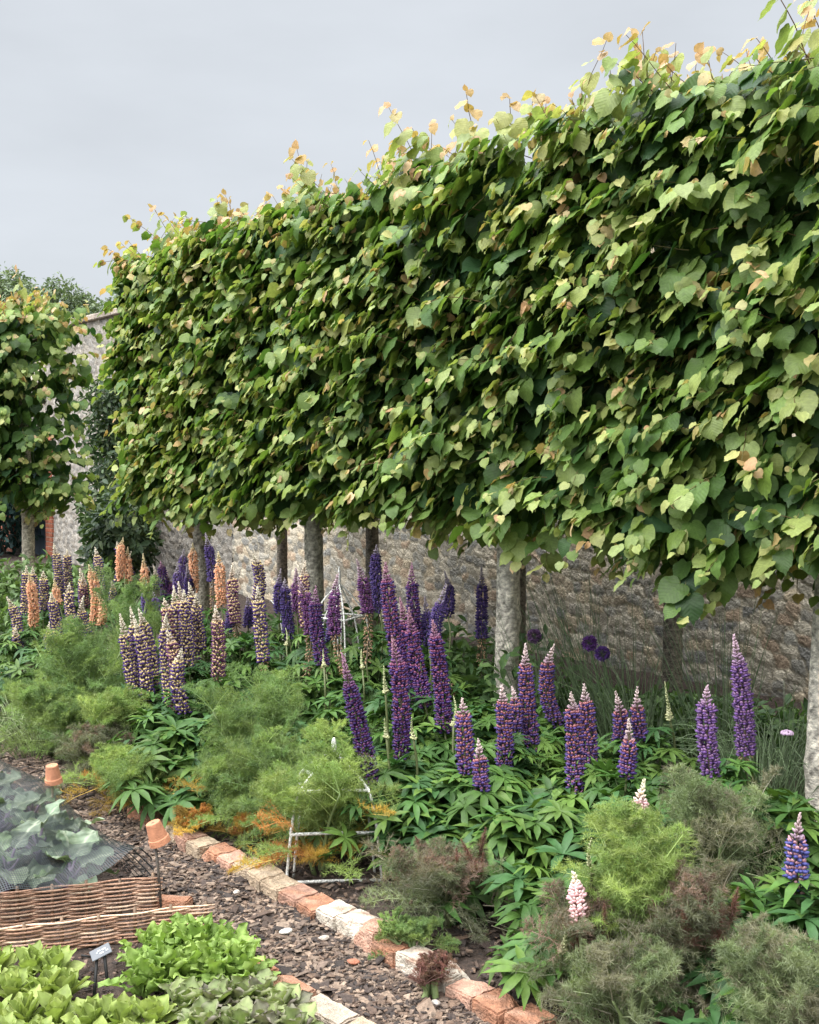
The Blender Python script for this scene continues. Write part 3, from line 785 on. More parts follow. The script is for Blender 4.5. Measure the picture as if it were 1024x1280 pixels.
lupin('salmon pink lupin with two spikes beside three purple and cream ones', [(111, 706, 117, 780, 8.2, 'ora'), (121, 741, 126, 780, 8.1, 'ora'), (100, 711, 104, 757, 8.4, 'cream'), (104, 716, 107, 757, 8.4, 'creamr'), (119, 685, 125, 744, 8.7, 'cream')], n=45)
lupin('orange lupin flanked by two purple spikes before the dark wall shrub', [(154, 673, 153, 728, 9.2, 'ora'), (160, 684, 161, 728, 9.2, 'ora'), (146, 677, 147, 728, 9.3, 'cream'), (164, 690, 167, 727, 9.3, 'cream'), (139, 725, 139, 750, 9.0, 'cream'), (155, 716, 155, 756, 9.0, 'bud')], n=40, h=0.5)
lupin('orange lupin above two short lilac spikes, behind the feathery fennel', [(179, 692, 182, 738, 9.0, 'ora'), (192, 707, 194, 736, 9.2, 'cream'), (183, 728, 184, 766, 8.4, 'lil'), (191, 740, 197, 762, 8.4, 'lil')], n=40, h=0.5)
lupin('dark violet lupin with slim spikes left of the hedge end trunk', [(201, 702, 208, 750, 8.9, 'magd'), (209, 714, 212, 752, 8.9, 'pur'), (222, 703, 222, 742, 8.6, 'lil'), (230, 687, 233, 742, 8.8, 'lil'), (234, 704, 237, 745, 8.6, 'vio')], n=40, h=0.5)
lupin('tall violet lupin with browned base right of the hedge end trunk', [(257, 667, 267, 765, 7.8, 'vio', 0.4), (273, 690, 277, 758, 7.7, 'ora'), (241, 679, 243, 740, 8.6, 'ora')], n=40, h=0.5)
lupin('leaning bunch of four purple and cream spikes nearest the green fennel', [(150, 767, 170, 880, 6.2, 'cream', 0.12), (163, 760, 174, 884, 6.3, 'cream', 0.1), (173, 761, 192, 868, 6.3, 'cream'), (167, 771, 183, 892, 6.15, 'cream', 0.12)], n=70, rad=0.36, h=0.42, big=0.10)
lupin('big dense clump of purple and cream spikes in front of the hedge end trunk', [(217, 732, 220, 832, 6.8, 'cream'), (223, 728, 228, 838, 6.8, 'creamr'), (236, 728, 244, 822, 6.9, 'cream'), (230, 737, 236, 832, 6.7, 'cream'), (245, 742, 252, 812, 6.9, 'cream'), (205, 748, 207, 815, 6.6, 'creamr')], n=60, rad=0.36)
lupin('purple and cream lupin of three stepped spikes above broad dark leaves', [(208, 768, 215, 884, 6.0, 'cream'), (208, 786, 221, 894, 5.9, 'creamr'), (228, 810, 231, 890, 5.85, 'cream')], n=80, rad=0.40, h=0.40, big=0.11)
lupin('single reddish cream lupin spike standing alone beside the big dense clump', [(269, 757, 272, 852, 6.0, 'creamr', 0.08)], n=55, rad=0.34, h=0.4)
lupin('purple and cream lupin with browned base and blue spike beside it', [(291, 703, 298, 796, 7.0, 'creamr', 0.2), (283, 745, 285, 788, 7.1, 'vio'), (309, 745, 310, 782, 7.1, 'vio')], n=50)
lupin('two purple and cream spikes, one low one high, right of the blue spike', [(316, 693, 319, 758, 7.0, 'cream'), (322, 732, 331, 838, 6.2, 'cream', 0.1)], n=60, off=(0, 0.1))
lupin('deep violet pair of spikes left of the grey trunk', [(351, 712, 350, 765, 7.5, 'vio'), (356, 724, 362, 797, 7.0, 'vio'), (357, 785, 358, 806, 6.8, 'bud')], n=50)
lupin('magenta lupin with long browned base next to a cream topped spike', [(382, 700, 387, 802, 6.7, 'creamr', 0.2), (372, 722, 382, 846, 6.2, 'pur', 0.42), (370, 710, 372, 765, 6.8, 'pur')], n=60)
lupin('plum purple lupin with pale tip before the grey trunk', [(395, 733, 408, 842, 6.0, 'magd', 0.12), (413, 751, 414, 800, 6.4, 'vio'), (404, 812, 405, 832, 5.8, 'bud')], n=60)
lupin('lilac tipped lupin with half browned spike in front of the white frame', [(423, 716, 433, 846, 6.0, 'pur', 0.45), (452, 812, 453, 834, 5.9, 'bud')], n=60)
lupin('wine purple lupin browned at the base right of the white frame', [(446, 700, 458, 828, 6.3, 'pur', 0.48), (471, 681, 476, 765, 6.7, 'vio')], n=55)
lupin('tallest magenta and violet lupin leaning left in the centre', [(482, 702, 506, 852, 5.2, 'mag'), (500, 748, 509, 882, 5.4, 'mag'), (480, 832, 482, 864, 5.0, 'bud')], n=65, rad=0.36)
lupin('deep purple lupin of three spikes standing behind the tallest one', [(515, 704, 524, 805, 6.3, 'magd'), (531, 746, 536, 806, 6.3, 'vio'), (556, 715, 560, 770, 6.6, 'vio')], n=50)
lupin('slim violet lupin with long brown base left of the mottled trunk', [(559, 730, 567, 868, 6.1, 'vio', 0.42)], n=50)
lupin('dark violet lupin with brown base close beside the mottled trunk', [(602, 708, 601, 830, 6.7, 'vio', 0.3)], n=45)
lupin('magenta spike in the middle, right neighbour of the tallest lupin', [(511, 760, 532, 882, 5.15, 'mag')], n=60, rad=0.34)
lupin('thick magenta spike leaning left, furthest right of the central group', [(541, 776, 556, 914, 4.95, 'mag')], n=70, rad=0.36, big=0.095)
lupin('upright purple lupin with pink tip in front of the central group', [(490, 795, 501, 946, 4.75, 'mag'), (481, 898, 483, 920, 4.6, 'bud'), (515, 898, 517, 922, 4.6, 'bud')], n=85, rad=0.40, big=0.10, h=0.40)
lupin('dark purple lupin bending far over towards the white obelisk', [(428, 818, 467, 988, 4.55, 'magd')], n=60, rad=0.30, h=0.36, big=0.09, off=(0.28, 0.05))
lupin('violet and orange lupin with small pale spike below the mottled trunk', [(578, 872, 585, 988, 4.55, 'mix'), (598, 924, 602, 988, 4.4, 'mix'), (567, 871, 567, 905, 4.9, 'bud')], n=90, rad=0.42, big=0.105, h=0.38)
lupin('pair of violet and orange spikes in front of the mottled trunk foot', [(627, 856, 631, 962, 4.8, 'mix'), (640, 858, 643, 915, 4.95, 'mix')], n=70, rad=0.36)
lupin('tall violet and orange lupin with greenish tip right of the mottled trunk', [(657, 806, 666, 938, 5.0, 'mix')], n=65, rad=0.36)
lupin('violet and orange lupin furthest back, right of the mottled trunk', [(693, 806, 699, 908, 5.3, 'mix')], n=60, rad=0.34)
lupin('two crossing violet and orange spikes over broad leaves', [(714, 866, 719, 990, 4.5, 'mix'), (730, 856, 737, 958, 4.7, 'mix')], n=90, rad=0.42, big=0.105, h=0.38)
lupin('short violet lupin with white tip right of the two crossing spikes', [(769, 864, 773, 928, 4.9, 'mix')], n=60, rad=0.32)
lupin('short fat violet lupin with white tip below the dark back trunk', [(797, 860, 802, 924, 4.9, 'mix'), (831, 852, 837, 897, 4.9, 'bud')], n=60, rad=0.34)
lupin('low cone shaped violet lupin with long cream tip', [(786, 897, 783, 970, 4.4, 'mix')], n=85, rad=0.40, big=0.10, h=0.34)
lupin('pale lilac lupin standing left of the tallest violet one', [(884, 856, 889, 968, 4.2, 'lilp')], n=55, rad=0.32, h=0.36)
lupin('tall violet lupin with gappy faded base before the wall', [(917, 793, 932, 958, 4.45, 'lilp', 0.12)], n=60, rad=0.34)
lupin('small pink lupin with cream tip rising above lime green fennel', [(806, 975, 806, 1040, 3.58, 'pnk')], n=30, rad=0.22, h=0.30, big=0.075, off=(0.15, 0.2))
lupin('pale pink lupin spike at the left of the lime green fennel', [(716, 1088, 723, 1152, 3.30, 'pnk'), (740, 1048, 740, 1088, 3.40, 'bud'), (703, 1156, 703, 1186, 3.28, 'bud')], n=80, rad=0.30, h=0.34, big=0.10, off=(0.22, 0.12))
lupin('blue and pink lupin at the right edge of the bed', [(1000, 1018, 998, 1116, 3.3, 'blu')], n=80, rad=0.38, h=0.40, big=0.10)
# more lupin clumps still in leaf
NF = 'lupin clumps in leaf'
def leafy(label, px, dp, rad, h, n, big, seed, tone=1.0):
    p = atd(px, 640, dp); t = thing('lupin', label, 'lupin', (p[0], p[1], 0.01), NF)
    lf, st = lupin_foliage(np.random.default_rng(seed), n, rad, h, big, tone)
    lf.build('foliage', M_lupleaf, t); st.build('stalks', M_stem, t)
for i, a in enumerate([
    ('broad leaved lupin clump beneath the upright purple lupin', 530, 4.8, 0.42, 0.42, 100, 0.11),
    ('leafy lupin clump behind the bronze fennel by the brick edging', 610, 4.5, 0.44, 0.40, 110, 0.115),
    ('leafy lupin clump left of the pink spikes', 660, 4.15, 0.40, 0.34, 90, 0.11),
    ('leafy lupin clump in front of the closest lime trunk', 985, 3.9, 0.42, 0.46, 90, 0.12),
    ('leafy lupin clump at the lower right corner', 1010, 3.05, 0.40, 0.34, 80, 0.11),
    ('lupin leaves behind the short violet lupins with white tips', 760, 5.3, 0.45, 0.34, 90, 0.10),
    ('lupin leaves crowding the foot of the mottled trunk', 640, 5.7, 0.45, 0.38, 90, 0.09),
    ('lupin leaves between the brown based violet spikes', 585, 5.6, 0.45, 0.42, 90, 0.09),
    ('low lupin leaves under the half browned spike', 425, 5.5, 0.45, 0.46, 100, 0.09),
    ('low lupin leaves behind the obelisk fennel', 390, 5.1, 0.42, 0.40, 90, 0.095),
    ('lupin leaves around the low cream spike', 345, 6.0, 0.45, 0.45, 90, 0.09),
    ('dark lupin leaves right of the stepped spikes', 265, 5.45, 0.40, 0.38, 90, 0.11),
    ('dark lupin leaves at the foot of the stepped spikes', 215, 5.3, 0.34, 0.36, 80, 0.115),
    ('lupin leaves at the far left below the curving spikes', 45, 7.4, 0.45, 0.36, 80, 0.09),
    ('lupin leaves between the separate lime trunk and salmon spikes', 85, 8.3, 0.5, 0.4, 80, 0.09),
    ('lupin leaves right of the lilac lupin before the grasses', 850, 4.6, 0.42, 0.32, 80, 0.10),
    ('lupin leaves in the shade under the white tipped violet spikes', 800, 4.0, 0.42, 0.36, 90, 0.11),
    ('lupin leaves behind the tall violet lupin near the wall', 920, 4.7, 0.40, 0.3, 70, 0.09),
    ('lupin leaves in front of the white frame by the wall', 440, 6.6, 0.5, 0.42, 90, 0.085),
    ('lupin leaves below the deep violet pair', 350, 6.9, 0.5, 0.42, 90, 0.085),
    ('lupin leaves before the grey trunk', 300, 7.0, 0.5, 0.42, 90, 0.085),
    ('lupin leaves between thick magenta spike and violet orange pair', 590, 4.9, 0.42, 0.42, 90, 0.10),
    ('lupin leaves right of the two crossing spikes', 690, 4.1, 0.42, 0.36, 100, 0.115),
]): leafy(*a, seed=700 + i)


# ------------------------------------------------------------------ fennel
def frond(r):
    """one feathery fennel frond, 1 long, made of hair-fine ribbons: points p, directions d, lengths, pinna level"""
    P, D, L = [], [], []
    nn = 8
    for i in range(nn):
        t = 0.2 + 0.8 * i / (nn - 1); base = np.array([0, t, 0.06 * math.sin(t * 3)])
        for s_ in (-1, 1):
            pl = 0.46 * (1.12 - t) + 0.07
            pd = unit(np.array([s_ * 0.85, 0.55, r.normal(0.1, 0.35)]))
            for j in range(6):
                q = base + pd * pl * (j + 0.6) / 6
                for _ in range(7):
                    d = unit(pd * 0.6 + r.normal(0, 0.62, 3)); P.append(q); D.append(d); L.append(r.uniform(0.07, 0.15))
            P.append(base); D.append(pd); L.append(pl)
    for _ in range(12):
        P.append(np.array([0, 1.0, 0])); D.append(unit(np.array([0, 1.0, 0]) + r.normal(0, 0.5, 3))); L.append(r.uniform(0.06, 0.12))
    return np.array(P), np.array(D), np.array(L)
FRONDS = [frond(np.random.default_rng(k)) for k in range(5)]

FP = {
    'lime': [(0.235, 0.315, 0.09), (0.28, 0.35, 0.105), (0.195, 0.28, 0.085)],
    'green': [(0.18, 0.26, 0.085), (0.22, 0.295, 0.09), (0.145, 0.225, 0.08)],
    'bronze': [(0.17, 0.15, 0.10), (0.135, 0.14, 0.085), (0.23, 0.155, 0.12), (0.14, 0.16, 0.085)],
    'grey': [(0.20, 0.235, 0.12), (0.165, 0.21, 0.10), (0.21, 0.20, 0.13)],
    'rust': [(0.42, 0.19, 0.05), (0.46, 0.30, 0.06), (0.34, 0.22, 0.05)],
    'plume': [(0.24, 0.115, 0.095), (0.20, 0.10, 0.085), (0.17, 0.10, 0.07)],
}
nfen = [0]
def fennel(label, px, dp, top, rad, pal, nfr=34, low=None, plumes=0, fsize=0.24, group='feathery fennel plants', base_z=0.0, wdt=0.00088, lean=(0, 0)):
    nfen[0] += 1; r = np.random.default_rng(900 + nfen[0])
    p = atd(px, 640, dp); tip = atd(px, top, dp)
    h = max(0.12, tip[2]); base = np.array([p[0], p[1], 0.012])
    t = thing('fennel', label, 'fennel', base, group)
    st = MB(); fr = MB(); pm = MB()
    ns = 7
    stems = []
    for k in range(ns):
        a = r.uniform(0, 6.28); e = r.uniform(0.1, 0.62)
        top_ = np.array([math.cos(a) * rad * e + lean[0] * h, math.sin(a) * rad * e + lean[1] * h, h * r.uniform(0.5, 0.97)])
        Pc = catmull([(0.02 * math.cos(a), 0.02 * math.sin(a), -0.01), top_ * [0.4, 0.4, 0.55], top_], 10)
        st.tube(Pc, np.linspace(0.0105, 0.0035, 10), 6, np.array((0.19, 0.25, 0.10)) if pal != 'bronze' else np.array((0.17, 0.18, 0.09)))
        stems.append(Pc)
    def lay(mb, q, d, size, palette, shape, wid):
        Pp, Dd, Ll = FRONDS[shape]
        n_ = unit(np.array([r.normal(0, .5), r.normal(0, .5), 1.0])[None])
        F = frames(d[None], n_)[0] * size
        x = Pp @ F.T; droop = (Pp[:, 1] ** 2)[:, None] * np.array([0, 0, -0.14 * size])
        x = x + q + droop; dd = unit(Dd @ F.T) ; L = Ll * size
        e1 = x + dd * L[:, None] + np.array([0, 0, -0.1]) * (L ** 2)[:, None]
        sd_ = unit(np.cross(dd, r.normal(0, 1, dd.shape))) * wid
        V = np.stack([x - sd_, x + sd_, e1], 1).reshape(-1, 3)
        c = np.array(palette)[r.integers(0, len(palette))] * r.uniform(0.75, 1.25)
        cc = np.repeat(c * r.uniform(0.85, 1.15, (len(x), 1)), 3, 0)
        mb.add(V, np.arange(len(V)).reshape(-1, 3), cc)
        st_p = np.array([q, q + d * size * 0.5 + [0, 0, -0.05 * size], q + d * size * 1.0 + [0, 0, -0.2 * size]])
        st.tube(st_p, [0.0022, 0.0016, 0.0009], 4, c * 1.35 + 0.02, cap=False)
    nfr = int(nfr * 0.8)
    for k in range(nfr):
        Pc = stems[r.integers(0, ns)]; u = r.uniform(0.12, 1.0) ** 0.85
        q = Pc[min(9, int(u * 9.99))]
        a = r.uniform(0, 6.28); el_ = r.uniform(0.1, 0.8) + 0.55 * u
        d = unit(np.array([math.cos(a) * math.cos(el_), math.sin(a) * math.cos(el_), math.sin(el_)]))
        size = min(fsize, 0.9 * rad) * r.uniform(0.55, 1.35) * (1.2 - 0.5 * u)
        if q[2] + d[2] * size > h * 1.08: size *= 0.7
        pl = FP[pal] if isinstance(pal, str) else pal
        if low and q[2] < 0.2 * h: pl = FP[low]
        lay(fr, q, d, size, pl, r.integers(0, 5), wdt)
    for Pc in stems:                                   # upright leading fronds
        for q_, ss in ((Pc[-1], 0.8), (Pc[-1], 0.6), (Pc[-3], 0.9), (Pc[-3], 0.8), (Pc[-5], 0.9)):
            d = unit(np.array([r.normal(0, .45), r.normal(0, .45), 1.0])); size = min(fsize * ss, max(0.05, (h * 1.04 - q_[2]) / 0.85))
            lay(fr, q_, d, size, FP[pal] if isinstance(pal, str) else pal, r.integers(0, 5), wdt)
    for k in range(int(nfr * 0.25)):                   # loose lower skirt
        a = r.uniform(0, 6.28); q = np.array([math.cos(a), math.sin(a), 0]) * rad * r.uniform(0.1, 0.65); q[2] = h * r.uniform(0.1, 0.5)
        d = unit(np.array([math.cos(a), math.sin(a), r.uniform(-0.3, 0.5)]))
        lay(fr, q, d, min(fsize, rad) * r.uniform(0.6, 1.0), FP[low] if low and r.random() < 0.4 else FP[pal], r.integers(0, 5), wdt)
    st.build('stems', M_stem, t); fr.build('fronds', M_fennel, t)
    for k in range(plumes):                            # soft young plumes
        pm = MB(); a = r.uniform(0, 6.28); q = np.array([math.cos(a) * rad * 0.4, math.sin(a) * rad * 0.4, h * r.uniform(0.55, 0.85)])
        n_ = 420; tt = r.uniform(0, 1, n_); d = unit(np.array([r.normal(0, .25), r.normal(0, .25), 1.0])); L = 0.13
        x = q + d * (tt * L)[:, None]; rd = unit(r.normal(0, 1, (n_, 3)) + d * 1.0) * (0.038 * (1.15 - tt))[:, None]
        sd_ = unit(np.cross(rd, r.normal(0, 1, rd.shape))) * 0.0011
        Vv = np.stack([x - sd_, x + sd_, x + rd], 1).reshape(-1, 3)
        cc = np.repeat(np.array(FP['plume'])[r.integers(0, 3, n_)] * r.uniform(0.8, 1.3, (n_, 1)), 3, 0)
        pm.add(Vv, np.arange(len(Vv)).reshape(-1, 3), cc); pm.build('plume', M_fennel, t)
    return t

fennel('bright lime green fennel with two thick stems inside the white obelisk', 398, 4.46, 926, 0.33, 'lime', 100, low='rust')
fennel('yellow green fennel arching over the brick edging left of the obelisk', 180, 5.2, 955, 0.33, 'lime', 46, low='rust')
fennel('bushy mid green fennel left of the bending purple lupin', 310, 5.25, 838, 0.36, 'green', 64)
fennel('green fennel drooping between dark lupin leaves and obelisk', 290, 4.9, 960, 0.28, 'green', 34)
fennel('tall soft green fennel plume behind the leaning purple bunch', 158, 7.1, 722, 0.36, 'green', 60)
fennel('wide green fennel right of the small bronze one at far left', 105, 6.5, 785, 0.46, 'green', 76)
fennel('pale lime fennel right beneath the leaning purple bunch', 143, 5.9, 868, 0.22, 'lime', 36)
fennel('yellow green fennel at the left edge of the bed', 30, 7.0, 862, 0.30, 'green', 40, low='lime')
fennel('small brownish fennel tuft behind the yellow green left one', 42, 7.4, 835, 0.22, 'bronze', 30)
fennel('dull green fennel behind the first terracotta pot', 85, 6.2, 880, 0.30, 'green', 40)
fennel('dark bronze fennel right of the first terracotta pot', 120, 5.7, 920, 0.27, 'bronze', 48)
fennel('grey bronze fennel with pink plumes sprawling over the brick edging', 560, 3.95, 1075, 0.30, 'bronze', 50, plumes=5, low='grey')
fennel('vivid lime fennel bush below the small pink lupin', 803, 3.36, 1030, 0.24, 'lime', 110)
fennel('large bronze fennel at the bottom, left of the dusky plumes', 740, 3.30, 1140, 0.20, 'bronze', 40, plumes=4, low='grey')
fennel('bronze fennel with dusky red plumes right of the lime bush', 880, 3.2, 1112, 0.22, 'bronze', 44, plumes=8)
fennel('soft green fennel filling the bed edge behind the path at far left', 62, 6.3, 862, 0.34, 'green', 60)
fennel('lime green fennel between the dark bronze one and the broad dark leaves', 140, 5.45, 945, 0.25, 'lime', 46, low='rust')
fennel('soft green fennel just left of the lime one in the obelisk', 338, 4.85, 930, 0.28, 'green', 50)
fennel('grey green fennel beside the tall violet lupin', 905, 3.75, 975, 0.27, 'grey', 44)
fennel('grey fennel in the bottom right corner', 975, 2.85, 1190, 0.24, 'grey', 36)
fennel('bronze fennel tuft at the bottom edge of the picture', 800, 3.05, 1205, 0.20, 'grey', 34)
fennel('tiny purplish fennel seedling spilling onto the bark path', 538, 3.42, 1222, 0.10, 'plume', 14, fsize=0.09)
fennel('yellow green fennel tuft at the foot of the grey bronze one', 515, 3.68, 1188, 0.15, 'green', 24, fsize=0.12)
fennel('orange rust coloured fennel tuft beside the bare soil', 302, 4.75, 1030, 0.10, 'rust', 18, fsize=0.12)
fennel('golden yellow fennel tuft hanging over the brick near the second pot', 238, 4.85, 1040, 0.13, 'rust', 22, fsize=0.13)


# ------------------------------------------------------------------ brick edging
BRG = 'bricks edging the flower bed'
TER = (0.33, 0.155, 0.088); BUF = (0.42, 0.32, 0.22); WHT = (0.50, 0.44, 0.36); PNK = (0.42, 0.24, 0.17)
def edging_brick(p, a, L, col, label, group, h=0.065, wd=0.10, tilt=0.0, chips_=0, cat='brick'):
    t = thing('edging_brick', label, cat, (p[0], p[1], 0.0), group, rz=a)
    import bmesh
    bm = bmesh.new(); bmesh.ops.create_cube(bm, size=1.0)
    for v in bm.verts: v.co = Vector((v.co.x * wd, v.co.y * L, v.co.z * h))
    bmesh.ops.bevel(bm, geom=bm.edges[:], offset=0.006, segments=2, affect='EDGES')
    bmesh.ops.subdivide_edges(bm, edges=[e for e in bm.edges if e.calc_length() > 0.03], cuts=5, use_grid_fill=True)
    bmesh.ops.triangulate(bm, faces=bm.faces[:]); bm.verts.index_update()
    V = np.array([v.co[:] for v in bm.verts]); T = np.array([[v.index for v in f.verts] for f in bm.faces]); bm.free()
    s_ = rng.uniform(0, 50)
    V = V + 0.0022 * np.sin(V[:, [1, 2, 0]] * 90 + s_) + rng.normal(0, 0.0007, V.shape)
    ck = rng.choice([-1, 1], 3); d = V @ (ck * np.array([1, 0.7, 1.2])); lim = np.quantile(d, 0.93); V = V - np.where(d > lim, (d - lim) * 0.5, 0)[:, None] * ck
    base = np.array(col); n3 = 0.5 + 0.5 * np.sin(V[:, 0] * 60 + V[:, 1] * 35 + s_) * np.sin(V[:, 2] * 70 + V[:, 1] * 21 + s_ * 2)
    wash = np.clip((n3 - 0.55) * 3, 0, 1)[:, None] * (0.6 if chips_ else 0.15)
    c = base * (1 - wash) + (np.array(TER) if chips_ else np.array(WHT)) * wash
    Rx = np.array([[math.cos(tilt), 0, math.sin(tilt)], [0, 1, 0], [-math.sin(tilt), 0, math.cos(tilt)]])
    mb = MB(); mb.add(V @ Rx.T + [0, 0, h / 2 - 0.012], T, c); mb.build('brick_body', M_brick, t, smooth=False)
    return t
edge_list = [  # from the near end to the far end
    (TER, 0.075, 0, 'bare orange terracotta brick at the bottom edge, nearest in the bed edging'),
    (TER, 0.070, 0, 'orange terracotta brick second from the bottom of the bed edging'),
    (PNK, 0.065, 0, 'pinkish brick half hidden by the purplish fennel seedling'),
    (WHT, 0.085, 1, 'limewashed brick with a yellowed lower edge, before a narrow gap'),
    (WHT, 0.090, 1, 'whitest limewashed brick with a chipped top'),
    (TER, 0.090, 0, 'rough orange brick between the whitest brick and the raised pink one'),
    (PNK, 0.120, 0, 'raised pinkish brick standing higher than its neighbours'),
    (WHT, 0.100, 1, 'white washed brick with streaked face left of the raised pink brick'),
    (WHT, 0.095, 1, 'white washed brick under orange fennel stems'),
    (TER, 0.080, 0, 'weathered orange brick beneath the yellow fennel skirts'),
    (PNK, 0.080, 1, 'pink and white brick at the corner of the white obelisk'),
    (BUF, 0.075, 0, 'buff brick right after the obelisk corner, long flat top'),
    (BUF, 0.080, 0, 'pale buff brick beside the bare soil patch'),
    (BUF, 0.075, 0, 'sandy buff brick left of the bare soil patch'),
    (PNK, 0.070, 0, 'dull pink brick under the golden fennel tuft'),
    (TER, 0.070, 0, 'orange brick right behind the second terracotta pot'),
    (BUF, 0.070, 0, 'pale brick behind the second pot, half covered by lime fennel'),
    (PNK, 0.070, 0, 'greyish pink brick just past the half covered pale one'),
    (BUF, 0.070, 0, 'pale brick half buried behind the netting'),
    (TER, 0.070, 0, 'reddish brick between the half buried pale one and bronze fennel'),
    (TER, 0.065, 0, 'terracotta brick glimpsed under the dark bronze fennel'),
    (TER, 0.065, 0, 'farthest terracotta brick, beyond the first pot'),
]
A0, A1 = at(600, 1276), at(250, 1074)
dirE = (A1 - A0)[:2]; dirE /= np.linalg.norm(dirE)
pos_ = at(466, 1192)[:2] + np.array([0.035, 0]) - dirE * 0.118 * 6.5
ang0 = math.atan2(-dirE[0], dirE[1])
for col, h, wsh, lab in edge_list:
    L = rng.uniform(0.108, 0.128)
    c = pos_ + dirE * L / 2 + np.array([rng.normal(0, 0.006), 0])
    edging_brick(c, ang0 + rng.normal(0, 0.05), L - 0.002, np.array(col) * rng.uniform(0.85, 1.12), lab, BRG, 0.055 + (h - 0.055) * 0.6, 0.115, rng.normal(0, 0.04), wsh)
    pos_ = pos_ + dirE * L
LBG = 'bricks edging the vegetable bed'
B0, B1 = at(455, 1284), at(318, 1205)
dL = (B1 - B0)[:2]; dL /= np.linalg.norm(dL); pos_ = B0[:2] - np.array([0.05, 0]) - dL * 0.2
angL = math.atan2(-dL[0], dL[1])
for col, lab in ((BUF, 'pale limewashed brick at the bottom of the vegetable bed edging'), ((0.38, 0.31, 0.24), 'white worn brick next to the broken red ones'), (TER, 'cracked red brick in the vegetable bed edging'), (TER, 'flaking orange brick partly under the frilly salad leaves'),
                 (BUF, 'buff brick almost covered by the frilly salad'), (TER, 'orange brick end showing beside the front hurdle')):
    L = 0.2
    edging_brick(pos_ + dL * L / 2, angL + rng.normal(0, 0.07), L - 0.012, np.array(col) * rng.uniform(0.85, 1.1), lab, LBG, 0.05, 0.09, rng.normal(0, 0.08), 0)
    pos_ = pos_ + dL * L
p = at(217, 1135); edging_brick(p[:2], 0.7, 0.13, TER, 'broken terracotta brick between the two hurdles at the path', LBG, 0.05, 0.09, 0.12)
p = at(20, 850); edging_brick(p[:2] + [0, 0], 1.2, 0.24, np.array(TER) * 1.1, 'orange brick crossing the path end at the far left', BRG, 0.07, 0.1)
# loose stones on the path
SG = 'loose stones on the bark path'
for px, py, s_, col, lab in ((358, 1172, 0.019, (0.6, 0.57, 0.5), 'smooth white pebble on the path by the streaked brick'), (442, 1210, 0.016, (0.32, 0.12, 0.07), 'small red brick fragment lying on the bark path'),
                             (405, 1180, 0.015, (0.42, 0.36, 0.3), 'greyish stone on the path near the raised brick'), (296, 1122, 0.013, (0.5, 0.44, 0.38), 'pale stone on the path near the obelisk corner'), (545, 1262, 0.014, (0.45, 0.4, 0.35), 'flat pale stone at the bottom of the path')):
    p = at(px, py); V = ICO[0]; import bmesh
    bm = bmesh.new(); bmesh.ops.create_icosphere(bm, subdivisions=3, radius=1)
    V = np.array([v.co[:] for v in bm.verts]); bm.verts.index_update(); T = np.array([[v.index for v in f.verts] for f in bm.faces]); bm.free()
    V = V * (1 + 0.12 * np.sin(V[:, [1, 2, 0]] * 3.1 + px)) * np.array([1.3, 0.9, 0.5]) * s_
    mb = MB(); mb.add(V @ rotz(px).T, T, col); o = mb.build('pebble', M_stone); o.location = (p[0], p[1], 0.022); tag(o, lab, 'stone', SG)


# ------------------------------------------------------------------ woven hurdles
def hurdle(label, pL, pR, h, rows, seed, stake_gap=0.115):
    r = np.random.default_rng(seed)
    pL = np.array([pL[0], pL[1], 0]); pR = np.array([pR[0], pR[1], 0]); L = np.linalg.norm(pR - pL); d = (pR - pL) / L; nrm = np.array([-d[1], d[0], 0])
    t = thing('woven_hurdle', label, 'hurdle', pL, 'low woven willow hurdles')
    ns = int(L / stake_gap); xs_ = np.linspace(0.01, L - 0.012, ns + 1)
    for i, x in enumerate(xs_):
        mb = MB(); b = d * x; hh = h + r.uniform(0.0, 0.018)
        mb.tube([b + [0, 0, -0.03], b + [0, 0, hh * 0.5], b + [0, 0, hh] + nrm * r.normal(0, 0.004)], [0.0075, 0.007, 0.0055], 7, np.array((0.20, 0.125, 0.075)) * r.uniform(0.7, 1.2)); mb.build('stake', M_wick, t)
    mb = MB(); gap = xs_[1] - xs_[0]; zrow = h / rows
    for k in range(rows):
        x = -r.uniform(0.0, 0.03); 
        while x < L + 0.02:
            x1 = min(L + r.uniform(0.0, 0.025), x + r.uniform(0.5, 1.0)); n = max(6, int((x1 - x) / 0.02))
            q = np.linspace(x, x1, n); z = (k + 0.6) * zrow + 0.0025 * np.sin(q * 5 + seed) + r.normal(0, 0.0015)
            off = 0.0085 * np.cos(math.pi * (q - 0.01) / gap + math.pi * (k % 2))
            P = d * q[:, None] + nrm * off[:, None] + np.array([0, 0, 1.0]) * z[:, None]
            c = np.array([(0.42, 0.25, 0.16), (0.34, 0.19, 0.12), (0.54, 0.38, 0.26), (0.46, 0.30, 0.21), (0.26, 0.145, 0.09)][r.integers(0, 5)]) * r.uniform(0.8, 1.2)
            mb.tube(P, np.linspace(0.0046, 0.0034, n), 6, c); x = x1 - 0.02
            if x1 >= L: break
    mb.build('weave', M_wick, t)
    return t
# front hurdle and back hurdle, the feet of both hidden by the salad bed
hR, hL = at(262, 1166), at(-70, 1206)
hurdle('front woven willow hurdle reaching furthest towards the path', hL, hR, 0.105, 15, 41)
gR, gL = at(196, 1140), at(-70, 1168)
hurdle('back woven willow hurdle standing right before the brassica netting', gL, gR, 0.135, 18, 42)


